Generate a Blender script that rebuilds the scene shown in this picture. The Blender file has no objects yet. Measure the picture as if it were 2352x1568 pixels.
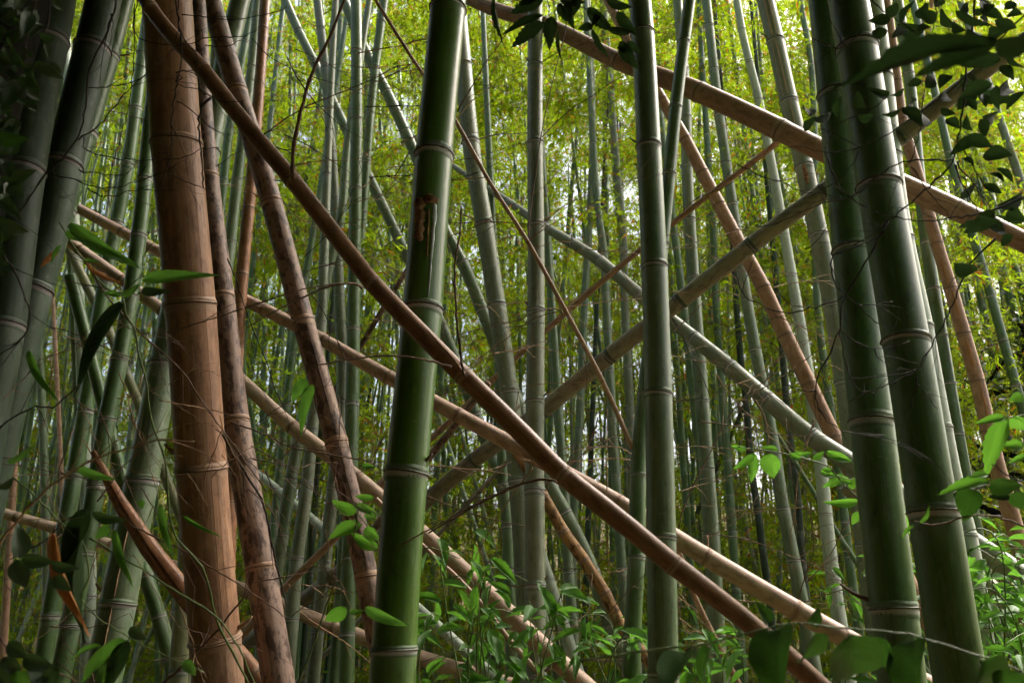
import bpy, bmesh, math, random
from mathutils import Vector, Matrix, noise
import numpy as np

# ------------------------------------------------------------------ camera, sky, sun, exposure
SC = bpy.context.scene
COL = SC.collection
PITCH = math.radians(20.0)
CAM = Vector((0.0, 0.0, 1.5))
LENS = 28.2
cam_d = bpy.data.cameras.new('camera')
cam_d.lens = LENS; cam_d.sensor_width = 36.0
cam_d.clip_start = 0.05; cam_d.clip_end = 500.0
cam_d.dof.use_dof = True; cam_d.dof.focus_distance = 3.2; cam_d.dof.aperture_fstop = 7.1
cam = bpy.data.objects.new('camera', cam_d)
cam.location = CAM; cam.rotation_euler = (math.radians(90) + PITCH, 0, 0)
COL.objects.link(cam); SC.camera = cam

SUN_EL, SUN_AZ = math.radians(52), math.radians(62)      # azimuth measured from +Y (ahead) towards +X (right)
world = bpy.data.worlds.new('World'); SC.world = world; world.use_nodes = True
wn = world.node_tree.nodes; wl = world.node_tree.links
wn.clear()
sky = wn.new('ShaderNodeTexSky'); sky.sky_type = 'NISHITA'; sky.sun_disc = False
sky.sun_elevation = SUN_EL; sky.sun_rotation = SUN_AZ
sky.air_density = 1.0; sky.dust_density = 8.0; sky.ozone_density = 0.3
bg = wn.new('ShaderNodeBackground'); bg.inputs['Strength'].default_value = 0.15
wo = wn.new('ShaderNodeOutputWorld')
wl.new(sky.outputs[0], bg.inputs['Color']); wl.new(bg.outputs[0], wo.inputs['Surface'])
sun_d = bpy.data.lights.new('sun', 'SUN'); sun_d.energy = 2.5; sun_d.angle = math.radians(22); sun_d.color = (1.0, 0.98, 0.95)
sun = bpy.data.objects.new('sun', sun_d); COL.objects.link(sun)
sdir = Vector((math.sin(SUN_AZ) * math.cos(SUN_EL), math.cos(SUN_AZ) * math.cos(SUN_EL), math.sin(SUN_EL)))
sun.rotation_euler = sdir.to_track_quat('Z', 'Y').to_euler(); sun.location = sdir * 40
vs = SC.view_settings
vs.view_transform = 'Standard'; vs.look = 'None'; vs.gamma = 1.0; vs.use_curve_mapping = False
vs.exposure = 1.66
cy = SC.cycles
cy.use_adaptive_sampling = True; cy.adaptive_threshold = 0.04
cy.max_bounces = 4; cy.diffuse_bounces = 3; cy.glossy_bounces = 1; cy.transmission_bounces = 3; cy.transparent_max_bounces = 4
cy.use_denoising = True
SC.render.filter_size = 1.1
cy.caustics_reflective = False; cy.caustics_refractive = False

# ------------------------------------------------------------------ photograph pixels <-> world
F = LENS / 36.0 * 2352.0
FWD = Vector((0, math.cos(PITCH), math.sin(PITCH))); UP = Vector((0, -math.sin(PITCH), math.cos(PITCH)))
def unproj(x, y, z):
    return CAM + Vector((1, 0, 0)) * ((x - 1176) / F * z) + UP * (-(y - 784) / F * z) + FWD * z
def zc_of(y, Y):
    return Y / (math.cos(PITCH) + (y - 784) / F * math.sin(PITCH))
def proj(p):
    v = p - CAM; z = max(v.dot(FWD), 1e-3)
    return 1176 + F * v.x / z, 784 - F * v.dot(UP) / z, z
ORG = {1: (0, 0), 2: (600, 0), 3: (1200, 0), 4: (1800, 0), 5: (0, 550), 6: (600, 550), 7: (1200, 550), 8: (1800, 550),
       9: (0, 1067), 10: (600, 1067), 11: (1200, 1067), 12: (1800, 1067)}
def cr(n, x, y):
    ox, oy = ORG[n]; return (ox + x * .38272) / 1.06293, (oy + y * .38272) / 1.06293

# ------------------------------------------------------------------ materials
def nodes_of(name):
    m = bpy.data.materials.new(name); m.use_nodes = True
    nt = m.node_tree; nt.nodes.clear()
    return m, nt
class NB:
    """small node-building helper"""
    def __init__(s, nt): s.nt = nt
    def n(s, t, **kw):
        nd = s.nt.nodes.new(t)
        for k, v in kw.items(): setattr(nd, k, v)
        return nd
    def put(s, sock, v):
        if hasattr(v, 'is_linked') or hasattr(v, 'links'): s.nt.links.new(v, sock)
        else:
            if isinstance(v, tuple) and len(v) == 3 and len(sock.default_value) == 4: v = (*v, 1)
            sock.default_value = v
    def math(s, op, a, b=0.0, clamp=False):
        nd = s.n('ShaderNodeMath', operation=op); nd.use_clamp = clamp
        s.put(nd.inputs[0], a); s.put(nd.inputs[1], b); return nd.outputs[0]
    def mix(s, f, a, b, blend='MIX'):
        nd = s.n('ShaderNodeMix', data_type='RGBA', blend_type=blend)
        s.put(nd.inputs[0], f); s.put(nd.inputs[6], a); s.put(nd.inputs[7], b); return nd.outputs[2]
    def ramp(s, v, stops):
        nd = s.n('ShaderNodeValToRGB'); cr_ = nd.color_ramp
        while len(cr_.elements) < len(stops): cr_.elements.new(0.5)
        for e, (p, c) in zip(cr_.elements, stops): e.position = p; e.color = (*c, 1) if len(c) == 3 else c
        s.put(nd.inputs[0], v); return nd.outputs[0]
    def rng(s, v, a, b, c=0.0, d=1.0):
        nd = s.n('ShaderNodeMapRange'); s.put(nd.inputs[0], v)
        for i, x in enumerate((a, b, c, d)): nd.inputs[i + 1].default_value = x
        return nd.outputs[0]
    def noise(s, vec, scale, detail=3, rough=0.55):
        nd = s.n('ShaderNodeTexNoise'); nd.inputs['Scale'].default_value = scale
        nd.inputs['Detail'].default_value = detail; nd.inputs['Roughness'].default_value = rough
        s.put(nd.inputs['Vector'], vec); return nd.outputs[0]
    def vscale(s, vec, sc):
        nd = s.n('ShaderNodeVectorMath', operation='MULTIPLY'); s.put(nd.inputs[0], vec); nd.inputs[1].default_value = sc; return nd.outputs[0]
    def vadd(s, vec, v2):
        nd = s.n('ShaderNodeVectorMath', operation='ADD'); s.put(nd.inputs[0], vec); s.put(nd.inputs[1], v2); return nd.outputs[0]
    def attr(s, name):
        nd = s.n('ShaderNodeAttribute', attribute_name=name); return nd
    def bsdf(s, col, rough, bump=None, bs=0.2, spec=0.5, dist=0.002):
        p = s.n('ShaderNodeBsdfPrincipled'); s.put(p.inputs['Base Color'], col); s.put(p.inputs['Roughness'], rough)
        p.inputs['Specular IOR Level'].default_value = spec
        if bump is not None:
            b = s.n('ShaderNodeBump'); b.inputs['Strength'].default_value = bs; b.inputs['Distance'].default_value = dist
            s.put(b.inputs['Height'], bump); s.nt.links.new(b.outputs[0], p.inputs['Normal'])
        return p
    def out(s, sh):
        o = s.n('ShaderNodeOutputMaterial'); s.nt.links.new(sh, o.inputs['Surface'])

def culm_mat(name, c1, c2, c3, bloom=(0.42, 0.46, 0.42), bloom_amt=0.5, rough=0.42, dirt=(0.03, 0.028, 0.02), dirt_amt=0.3,
             speck=0.3, streak=0.4, dead=False, spec=None):
    """culm skin: fibre streaks along the stem, blotches, specks, wax bloom under the nodes; uv = (metres round, metres along)"""
    m, nt = nodes_of(name); b = NB(nt)
    uv = b.n('ShaderNodeUVMap', uv_map='uv').outputs[0]
    rnd = b.n('ShaderNodeObjectInfo').outputs['Random']
    off = b.n('ShaderNodeCombineXYZ'); b.put(off.inputs[0], b.math('MULTIPLY', rnd, 37.0)); b.put(off.inputs[1], b.math('MULTIPLY', rnd, 91.0)); b.put(off.inputs[2], b.math('MULTIPLY', rnd, 13.0))
    P = b.vadd(uv, off.outputs[0])
    big = b.noise(b.vscale(P, (9, 2.2, 1)), 1.0, 3, .6)
    fib = b.noise(b.vscale(P, (420, 5, 1)), 1.0, 2, .6)
    fib2 = b.noise(b.vscale(P, (90, 1.6, 1)), 1.0, 3, .6)
    blot = b.noise(b.vscale(P, (34, 15, 1)), 1.0, 5, .68)
    spk = b.noise(b.vscale(P, (420, 260, 1)), 1.0, 2, .6)
    col = b.mix(b.rng(big, .34, .68), c1, c2)
    col = b.mix(b.math('MULTIPLY', b.rng(fib2, .45, .75), .6), col, c3)
    col = b.mix(b.math('MULTIPLY', b.rng(rnd, 0, 1), .35), col, c3)
    k = b.math('ADD', b.math('MULTIPLY', b.rng(fib, .3, .7), streak), 1 - streak * .5)
    sc = b.n('ShaderNodeVectorMath', operation='SCALE'); b.put(sc.inputs[0], col); b.put(sc.inputs['Scale'], k); col = sc.outputs[0]
    below = b.attr('below').outputs['Fac']
    bl = b.math('MULTIPLY', b.rng(below, 0.0, 0.11, 1.0, 0.0), b.rng(blot, .25, .7))
    bl = b.math('MULTIPLY', bl, bloom_amt, True)
    haz = b.math('MULTIPLY', b.rng(blot, .54, .72), bloom_amt * .55)
    lich = b.noise(b.vscale(P, (60, 42, 1)), 1.0, 5, .75)
    patchy = b.noise(b.vscale(P, (7, 3.5, 1)), 1.0, 3, .6)
    haz = b.math('MAXIMUM', haz, b.math('MULTIPLY', b.math('MULTIPLY', b.rng(lich, .58, .68), b.rng(patchy, .45, .62)), bloom_amt * .9))
    drip = b.noise(b.vscale(P, (55, .9, 1)), 1.0, 4, .7)
    col = b.mix(b.math('MAXIMUM', bl, haz), col, bloom)
    d = b.math('MULTIPLY', b.rng(blot, .52, .42) if dead else b.rng(blot, .42, .33), dirt_amt, True)
    col = b.mix(d, col, dirt)
    col = b.mix(b.math('MULTIPLY', b.rng(spk, .66, .72), speck), col, dirt)
    col = b.mix(b.math('MULTIPLY', b.rng(drip, .56, .72), .30 + dirt_amt * .3), col, dirt)
    rg = b.math('ADD', b.math('MULTIPLY', blot, .22), rough - .11)
    rg = b.math('ADD', rg, b.math('MULTIPLY', bl, .25))
    h = b.math('ADD', b.math('MULTIPLY', fib, .5), b.math('MULTIPLY', blot, .5))
    p = b.bsdf(col, rg, h, .35 if dead else .16, spec if spec is not None else (.25 if dead else .5), .0025 if dead else .0012)
    b.out(p.outputs[0]); return m

def ring_mat(name, bloom, scar, ridge, body):
    m, nt = nodes_of(name); b = NB(nt)
    t = b.n('ShaderNodeTexCoord').outputs['Object']
    sep = b.n('ShaderNodeSeparateXYZ'); b.put(sep.inputs[0], t)
    rnd = b.n('ShaderNodeObjectInfo').outputs['Random']
    sh = b.n('ShaderNodeCombineXYZ'); b.put(sh.inputs[0], b.math('MULTIPLY', rnd, 50.0))
    n1 = b.noise(b.vadd(t, sh.outputs[0]), 5.0, 4, .7)
    n2 = b.noise(b.vadd(t, sh.outputs[0]), 17.0, 3, .6)
    z = b.math('ADD', sep.outputs[2], b.math('MULTIPLY', b.math('SUBTRACT', n1, .5), .10))
    c = b.ramp(b.rng(z, -.50, .36), [(0.0, body), (.14, body), (.30, bloom), (.50, bloom), (.512, scar), (.56, scar), (.575, ridge), (.60, ridge), (.64, body), (.70, ridge), (.76, body), (.86, body), (1.0, body)])
    c = b.mix(b.math('MULTIPLY', b.rng(n2, .55, .70), .6), c, scar)
    b.out(b.bsdf(c, .6, n2, .4, .35, .002).outputs[0]); return m

def leaf_mat(name, c1, c2, trans, back=None, tfac=.45, rough=.4, vein=True, dead=None, spec=.4):
    """leaf: diffuse + translucent; colour varies per leaf through the face attribute 'tint' or the object"""
    m, nt = nodes_of(name); b = NB(nt)
    tint = b.attr('tint').outputs['Fac']
    rnd = b.n('ShaderNodeObjectInfo').outputs['Random']
    v = b.math('FRACT', b.math('ADD', tint, rnd))
    col = b.mix(v, c1, c2); tr = b.mix(v, trans, tuple(.75 * x + .25 * y for x, y in zip(trans, c2)))
    if dead is not None:
        d, frac = dead
        f = b.math('LESS_THAN', v, frac); col = b.mix(f, col, d); tr = b.mix(f, tr, tuple(1.1 * x for x in d))
    uv = b.n('ShaderNodeUVMap', uv_map='uv').outputs[0]
    h = None
    if vein:
        sep = b.n('ShaderNodeSeparateXYZ'); b.put(sep.inputs[0], uv)
        ax = b.math('ABSOLUTE', sep.outputs[0])
        w = b.math('SINE', b.math('MULTIPLY', b.math('SUBTRACT', sep.outputs[1], b.math('MULTIPLY', ax, .55)), 62.0))
        vn = b.math('MAXIMUM', b.rng(w, .80, 1.0), b.rng(ax, .045, .012))
        col = b.mix(b.math('MULTIPLY', vn, .35), col, tuple(min(1, x * 1.8 + .02) for x in c2))
        tr = b.mix(b.math('MULTIPLY', vn, .4), tr, tuple(x * .45 for x in trans))
        h = vn
    nz = b.noise(b.vscale(uv, (3, 6, 1)), 2.0, 3, .6)
    col = b.mix(b.math('MULTIPLY', b.rng(nz, .5, .8), .35), col, c1)
    p = b.bsdf(col, rough, h, .25, spec, .001)
    t = b.n('ShaderNodeBsdfTranslucent'); b.put(t.inputs['Color'], tr)
    mx = b.n('ShaderNodeMixShader'); mx.inputs[0].default_value = tfac
    nt.links.new(p.outputs[0], mx.inputs[1]); nt.links.new(t.outputs[0], mx.inputs[2])
    b.out(mx.outputs[0]); return m

def bark_mat(name, c1, c2, rough=.8, sc=40, spec=.3):
    m, nt = nodes_of(name); b = NB(nt)
    t = b.n('ShaderNodeTexCoord').outputs['Object']
    n1 = b.noise(t, sc, 4, .65); n2 = b.noise(t, sc * .2, 3, .6)
    c = b.mix(b.rng(n1, .3, .7), c1, c2); c = b.mix(b.math('MULTIPLY', b.rng(n2, .4, .7), .5), c, c1)
    b.out(b.bsdf(c, rough, n1, .5, spec, .003).outputs[0]); return m

M = {}
M['green'] = culm_mat('culm_green', (.052, .118, .028), (.085, .155, .042), (.105, .150, .070), bloom_amt=.36, rough=.40, dirt_amt=.55, speck=.5, spec=.5)
M['deep'] = culm_mat('culm_deep_green', (.055, .125, .014), (.095, .185, .020), (.070, .125, .032), bloom_amt=.20, rough=.34, dirt_amt=.4, speck=.3, spec=.5)
M['teal'] = culm_mat('culm_bluish_green', (.085, .148, .062), (.132, .182, .090), (.175, .206, .130), bloom_amt=.45, rough=.40, dirt_amt=.5, speck=.55, spec=.5)
M['grey'] = culm_mat('culm_grey_green', (.130, .165, .082), (.172, .198, .115), (.195, .212, .145), bloom_amt=.6, rough=.48, dirt_amt=.5, speck=.65)
M['pale'] = culm_mat('culm_pale_waxy', (.320, .395, .280), (.395, .450, .335), (.430, .470, .385), bloom=(.6, .63, .58), bloom_amt=.6, rough=.55)
M['yellowgreen'] = culm_mat('culm_yellow_green', (.175, .200, .075), (.215, .225, .105), (.230, .200, .110), bloom_amt=.35, rough=.45)
M['dim'] = culm_mat('culm_shade_darkened', (.026, .046, .024), (.040, .062, .032), (.046, .058, .042), bloom_amt=.2, rough=.6, dirt_amt=.5, spec=.2)  # green skin with the shade of the left-edge culms put into its colour
M['orange'] = culm_mat('culm_dead_orange', (.300, .130, .055), (.370, .175, .080), (.270, .145, .085), bloom=(.5, .36, .24), bloom_amt=.2, dirt=(.07, .03, .016), dirt_amt=.45, speck=.55, dead=True, rough=.45)
M['bigdead'] = culm_mat('culm_dead_brown', (.265, .135, .072), (.330, .165, .080), (.350, .245, .180), bloom=(.40, .29, .21), bloom_amt=.22, dirt=(.055, .028, .018), dirt_amt=.35, speck=.5, dead=True, rough=.48)
M['darkdead'] = culm_mat('culm_dead_dark', (.185, .110, .075), (.275, .175, .120), (.235, .175, .145), bloom=(.33, .25, .2), bloom_amt=.3, dirt=(.030, .017, .013), dirt_amt=.8, speck=.6, dead=True, rough=.6)
M['tan'] = culm_mat('culm_dead_tan', (.400, .255, .170), (.480, .320, .220), (.410, .300, .230), bloom=(.55, .44, .35), bloom_amt=.25, dirt=(.11, .06, .04), dirt_amt=.4, speck=.7, dead=True, rough=.5)
M['paletan'] = culm_mat('culm_dead_pale_tan', (.480, .330, .230), (.560, .400, .290), (.500, .370, .280), bloom=(.62, .5, .4), bloom_amt=.25, dirt=(.14, .08, .05), dirt_amt=.35, speck=.6, dead=True, rough=.5)
M['sienna'] = culm_mat('culm_dead_sienna', (.215, .105, .052), (.290, .150, .076), (.240, .140, .085), bloom=(.4, .27, .17), bloom_amt=.15, dirt=(.05, .024, .012), dirt_amt=.4, speck=.6, dead=True, rough=.42)
M['pink'] = culm_mat('culm_dead_pinkish', (.370, .225, .155), (.450, .280, .195), (.390, .215, .110), bloom=(.5, .38, .3), bloom_amt=.2, dirt=(.16, .075, .035), dirt_amt=.4, speck=.4, dead=True, rough=.5)
M['split'] = culm_mat('culm_grey_weathered', (.200, .190, .140), (.290, .270, .205), (.310, .260, .150), bloom=(.36, .35, .32), bloom_amt=.4, dirt=(.07, .055, .035), dirt_amt=.4, speck=.35, dead=True, rough=.55)
M['speckle'] = culm_mat('culm_orange_speckled', (.360, .190, .075), (.430, .245, .100), (.300, .190, .085), bloom=(.5, .36, .2), bloom_amt=.15, dirt=(.055, .026, .012), dirt_amt=.85, speck=.9, dead=True, rough=.55)
M['ring_green'] = ring_mat('node_ring_green', (.40, .385, .36), (.030, .020, .016), (.24, .25, .20), (.10, .15, .075))
M['ring_grey'] = ring_mat('node_ring_grey', (.36, .35, .33), (.040, .034, .028), (.26, .27, .23), (.15, .19, .13))
M['ring_pale'] = ring_mat('node_ring_pale', (.50, .50, .46), (.060, .050, .040), (.40, .42, .36), (.35, .40, .31))
M['ring_dead'] = ring_mat('node_ring_dead', (.30, .19, .12), (.060, .030, .018), (.27, .17, .11), (.32, .20, .125))
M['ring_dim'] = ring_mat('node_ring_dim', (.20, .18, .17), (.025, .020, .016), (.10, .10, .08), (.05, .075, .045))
RING = {'green': 'ring_green', 'deep': 'ring_green', 'teal': 'ring_green', 'grey': 'ring_grey', 'pale': 'ring_pale', 'yellowgreen': 'ring_grey', 'dim': 'ring_dim', 'split': 'ring_dim'}
M['twig'] = bark_mat('twig_brown', (.10, .060, .040), (.20, .125, .085), sc=120)
M['twig_dark'] = bark_mat('twig_dark', (.018, .014, .012), (.050, .036, .028), sc=120)
M['twig_tan'] = bark_mat('twig_tan', (.26, .16, .085), (.38, .25, .15), sc=120)
M['stem_green'] = bark_mat('stem_green', (.07, .11, .025), (.12, .17, .05), .5, 90)
M['wound'] = bark_mat('wound_wood', (.10, .040, .018), (.52, .30, .14), .8, 45)
M['resin'] = bark_mat('wound_white', (.35, .40, .38), (.62, .66, .64), .7, 200)
M['stripe'] = bark_mat('skin_stripe_pinkish', (.36, .25, .16), (.45, .34, .23), .5, 40)
M['peel'] = bark_mat('skin_peel_orange', (.36, .17, .06), (.46, .24, .10), .6, 30)
M['sheath'] = bark_mat('sheath_brown', (.20, .11, .055), (.30, .17, .09), .7, 60)
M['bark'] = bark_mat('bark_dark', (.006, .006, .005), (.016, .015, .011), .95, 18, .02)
M['bamboo_leaf'] = leaf_mat('bamboo_leaf', (.075, .135, .008), (.120, .170, .010), (.37, .53, .010), tfac=.64, vein=False, dead=((.46, .15, .02), .07), rough=.6, spec=.08)
M['near_leaf'] = leaf_mat('near_bamboo_leaf', (.045, .125, .018), (.065, .150, .025), (.12, .30, .03), tfac=.4)
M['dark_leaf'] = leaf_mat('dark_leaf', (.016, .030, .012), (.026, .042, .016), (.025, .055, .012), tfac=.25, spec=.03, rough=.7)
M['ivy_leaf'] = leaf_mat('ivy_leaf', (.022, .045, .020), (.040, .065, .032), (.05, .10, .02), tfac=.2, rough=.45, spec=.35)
M['shrub_leaf'] = leaf_mat('shrub_leaf', (.055, .150, .028), (.085, .190, .038), (.13, .34, .026), tfac=.45, spec=.25, rough=.5)
M['heart_leaf'] = leaf_mat('heart_leaf', (.022, .060, .010), (.034, .078, .012), (.030, .085, .008), tfac=.36, spec=.2, rough=.5)
M['dry_leaf'] = leaf_mat('dry_leaf', (.26, .11, .035), (.34, .16, .055), (.34, .14, .04), tfac=.35, rough=.7, spec=.2)
M['evergreen_leaf'] = leaf_mat('evergreen_leaf', (.016, .030, .010), (.030, .048, .014), (.05, .08, .015), tfac=.3, vein=False)

# ------------------------------------------------------------------ mesh helpers
def tag(o, label=None, cat=None, group=None, kind=None):
    if label: o['label'] = label
    if cat: o['category'] = cat
    if group: o['group'] = group
    if kind: o['kind'] = kind
    return o
def link(name, me, parent=None):
    o = bpy.data.objects.new(name, me); COL.objects.link(o)
    if parent is not None: o.parent = parent
    return o
def empty(name, loc):
    o = bpy.data.objects.new(name, None); o.location = loc; o.empty_display_size = .05; COL.objects.link(o); return o
def new_mesh(name, verts, faces, mat, uvs=None, smooth=True, attrs=None):
    me = bpy.data.meshes.new(name); me.from_pydata(verts, [], faces); me.materials.append(mat)
    if smooth: me.polygons.foreach_set('use_smooth', [True] * len(me.polygons))
    if uvs is not None:
        ul = me.uv_layers.new(name='uv'); vi = np.empty(len(me.loops), dtype=np.int32); me.loops.foreach_get('vertex_index', vi)
        ul.data.foreach_set('uv', np.asarray(uvs, dtype=np.float32)[vi].ravel())
    for k, v in (attrs or {}).items():
        a = me.attributes.new(k, 'FLOAT', 'POINT'); a.data.foreach_set('value', np.asarray(v, dtype=np.float32))
    me.update(); return me

def catmull(pts, rad, step):
    """dense samples (pos, radius) through the points"""
    n_ = len(pts); out = []; D = [max((b - a).length, 1e-6) for a, b in zip(pts, pts[1:])]; T = []
    for i in range(n_):
        if i == 0: T.append((pts[1] - pts[0]) / D[0])
        elif i == n_ - 1: T.append((pts[-1] - pts[-2]) / D[-1])
        else: T.append(((pts[i] - pts[i - 1]) / D[i - 1] * D[i] + (pts[i + 1] - pts[i]) / D[i] * D[i - 1]) / (D[i - 1] + D[i]))
    for i in range(n_ - 1):
        n = max(2, int(D[i] / step))
        for k in range(n):
            t = k / n; t2 = t * t; t3 = t2 * t
            p = pts[i] * (2 * t3 - 3 * t2 + 1) + T[i] * (D[i] * (t3 - 2 * t2 + t)) + pts[i + 1] * (3 * t2 - 2 * t3) + T[i + 1] * (D[i] * (t3 - t2))
            out.append((p, rad[i] * (1 - t) + rad[i + 1] * t))
    out.append((pts[-1], rad[-1])); return out

class Path:
    def __init__(s, samples):
        s.p = [a for a, _ in samples]; s.r = [b for _, b in samples]; s.s = [0.0]
        for a, b in zip(s.p, s.p[1:]): s.s.append(s.s[-1] + (b - a).length)
        s.L = s.s[-1]
    def idx(s, t):
        import bisect
        i = min(max(bisect.bisect_right(s.s, t) - 1, 0), len(s.s) - 2); d = s.s[i + 1] - s.s[i]
        return i, (t - s.s[i]) / d if d > 1e-9 else 0.0
    def at(s, t):
        i, k = s.idx(t); return s.p[i].lerp(s.p[i + 1], k), s.r[i] * (1 - k) + s.r[i + 1] * k
    def tan(s, t):
        e = .03; a, _ = s.at(max(0, t - e)); b, _ = s.at(min(s.L, t + e)); return (b - a).normalized()
    def frame(s, t):
        p, r = s.at(t); tn = s.tan(t); e1 = (CAM - p); e1 = (e1 - tn * e1.dot(tn)).normalized(); e2 = tn.cross(e1)
        return p, r, tn, e1, e2

def tube_mesh(name, pts, rads, mat, origin=Vector((0, 0, 0)), n=6, step=None, wob=0.0, seed=0):
    L = sum((b - a).length for a, b in zip(pts, pts[1:]))
    sm = catmull(pts, rads, step or max(L / 40, .01)) if len(pts) > 2 else [(pts[0].lerp(pts[1], k / 6), rads[0] + (rads[1] - rads[0]) * k / 6) for k in range(7)]
    rr = random.Random(seed); V = []; Fc = []
    for i, (p, r) in enumerate(sm):
        a = sm[max(0, i - 1)][0]; b = sm[min(len(sm) - 1, i + 1)][0]; t = (b - a).normalized()
        e1 = t.cross(Vector((.13, .37, .92))).normalized(); e2 = t.cross(e1)
        if wob: p = p + (e1 * rr.uniform(-1, 1) + e2 * rr.uniform(-1, 1)) * wob
        k = 1.0 + (.35 if wob and rr.random() < .10 else 0)
        for j in range(n):
            an = 2 * math.pi * j / n; V.append(p + (e1 * math.cos(an) + e2 * math.sin(an)) * r * k - origin)
    for i in range(len(sm) - 1):
        for j in range(n):
            a = i * n + j; b = i * n + (j + 1) % n; Fc.append((a, b, b + n, a + n))
    Fc.append(tuple(range(n))[::-1]); Fc.append(tuple(range(len(V) - n, len(V))))
    return new_mesh(name, V, Fc, mat)

def leaf_mesh(name, mat, shape='bamboo', fold=.18, curl=.15, serr=0.0, seg=10, wave=.02, width=None):
    """unit leaf: base at the origin, tip at +Y, face up +Z, half-width ~ .5 (scaled in X)"""
    V = []; Fc = []; U = []
    for i in range(seg + 1):
        t = (i / seg) ** (1.6 if shape == 'heart' else 1.0)
        if shape == 'bamboo': w = (math.sin(math.pi * min(1, t * 1.0 + .015) ** .62) ** .8) if t < 1 else 0; w *= (1 - .15 * t)
        elif shape == 'ovate': w = math.sin(math.pi * t ** .72) ** .85 * (1 - .25 * t ** 3)
        elif shape == 'heart': w = math.sqrt(max(0, 1 - ((.30 - t) / .30) ** 2)) if t < .30 else math.cos(math.pi / 2 * (t - .30) / .70) ** 1.15 if t < 1 else 0
        else: w = math.sin(math.pi * t ** .82) ** .95
        w = max(w, .0)
        s = 1 - serr * (i % 2) if 0 < i < seg else 1
        y = t; zc = -curl * t * t
        back = -.10 * w if shape == 'heart' and t < .3 else 0
        for j, q in enumerate((-1, -.5, 0, .5, 1)):
            x = .5 * w * q * (s if abs(q) == 1 else 1)
            V.append(Vector((x, y + back * abs(q) + (.03 if abs(q) == 1 and serr else 0) * (i % 2 == 0), zc + fold * abs(x) + wave * math.sin(9 * t + 3 * q))))
            U.append((.5 * w * q, t))
    for i in range(seg):
        for j in range(4):
            a = i * 5 + j; Fc.append((a, a + 1, a + 6, a + 5))
    return new_mesh(name, V, Fc, mat, U)

LEAFM = {}
def get_leaf(kind, var):
    key = (kind, var)
    if key not in LEAFM:
        mat, shape, serr, seg = {'near': ('near_leaf', 'bamboo', 0, 12), 'dry': ('dry_leaf', 'bamboo', 0, 12), 'dark': ('dark_leaf', 'ovate', .14, 16),
                                 'darkoval': ('dark_leaf', 'oval', 0, 10), 'ivy': ('ivy_leaf', 'ovate', 0, 12), 'shrub': ('shrub_leaf', 'ovate', .12, 16),
                                 'heart': ('heart_leaf', 'heart', 0, 22), 'darkbamboo': ('dark_leaf', 'bamboo', 0, 12)}[kind]
        rr = random.Random(hash(kind) % 1000 * 0 + var * 7 + len(kind))
        LEAFM[key] = leaf_mesh(kind + '_leaf_blade', M[mat], shape, rr.uniform(.10, .38), rr.uniform(.02, .32), serr, seg, rr.uniform(.005, .03))
    return LEAFM[key]
LR = random.Random(5)
def place_leaf(parent, kind, base, tip, width, normal=None, name='leaf', roll=None):
    """a leaf blade from base to tip (world), width in metres; normal roughly where its face looks"""
    y = tip - base; L = y.length; y.normalize()
    nrm = normal if normal is not None else (CAM - base).normalized()
    x = y.cross(nrm).normalized()
    if roll is None: roll = LR.uniform(-.7, .7)
    R = Matrix.Rotation(roll, 3, y); x = R @ x; z = x.cross(y)
    o = link(name, get_leaf(kind, LR.randrange(4)), parent)
    mw = Matrix(((x.x * width, y.x * L, z.x * L, 0), (x.y * width, y.y * L, z.y * L, 0), (x.z * width, y.z * L, z.z * L, 0), (0, 0, 0, 1)))
    mw.translation = base - (parent.location if parent is not None else Vector())
    o.matrix_basis = mw
    return o

# ------------------------------------------------------------------ node ring meshes (shared by all culms)
PROF = [(-.52, .990), (-.42, 1.012), (-.22, 1.018), (-.10, 1.024), (-.06, 1.035), (-.035, 1.095), (.0, 1.10), (.03, 1.035), (.08, 1.04), (.14, 1.065), (.21, 1.04), (.29, 1.015), (.36, .990)]
RINGS = {}
def ring_mesh(matname, n, dead):
    key = (matname, n)
    if key not in RINGS:
        V = []; Fc = []; rr = random.Random(n)
        for k, (z, r) in enumerate(PROF):
            if dead: r = 1 + (r - 1) * .8
            for j in range(n):
                a = 2 * math.pi * j / n; V.append((math.cos(a) * r, math.sin(a) * r, z + .012 * math.sin(3 * a + 1) + .01 * math.sin(7 * a)))
        for k in range(len(PROF) - 1):
            for j in range(n):
                a = k * n + j; b = k * n + (j + 1) % n; Fc.append((a, b, b + n, a + n))
        RINGS[key] = new_mesh('node_ring_' + matname, V, Fc, M[matname])
    return RINGS[key]

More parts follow.
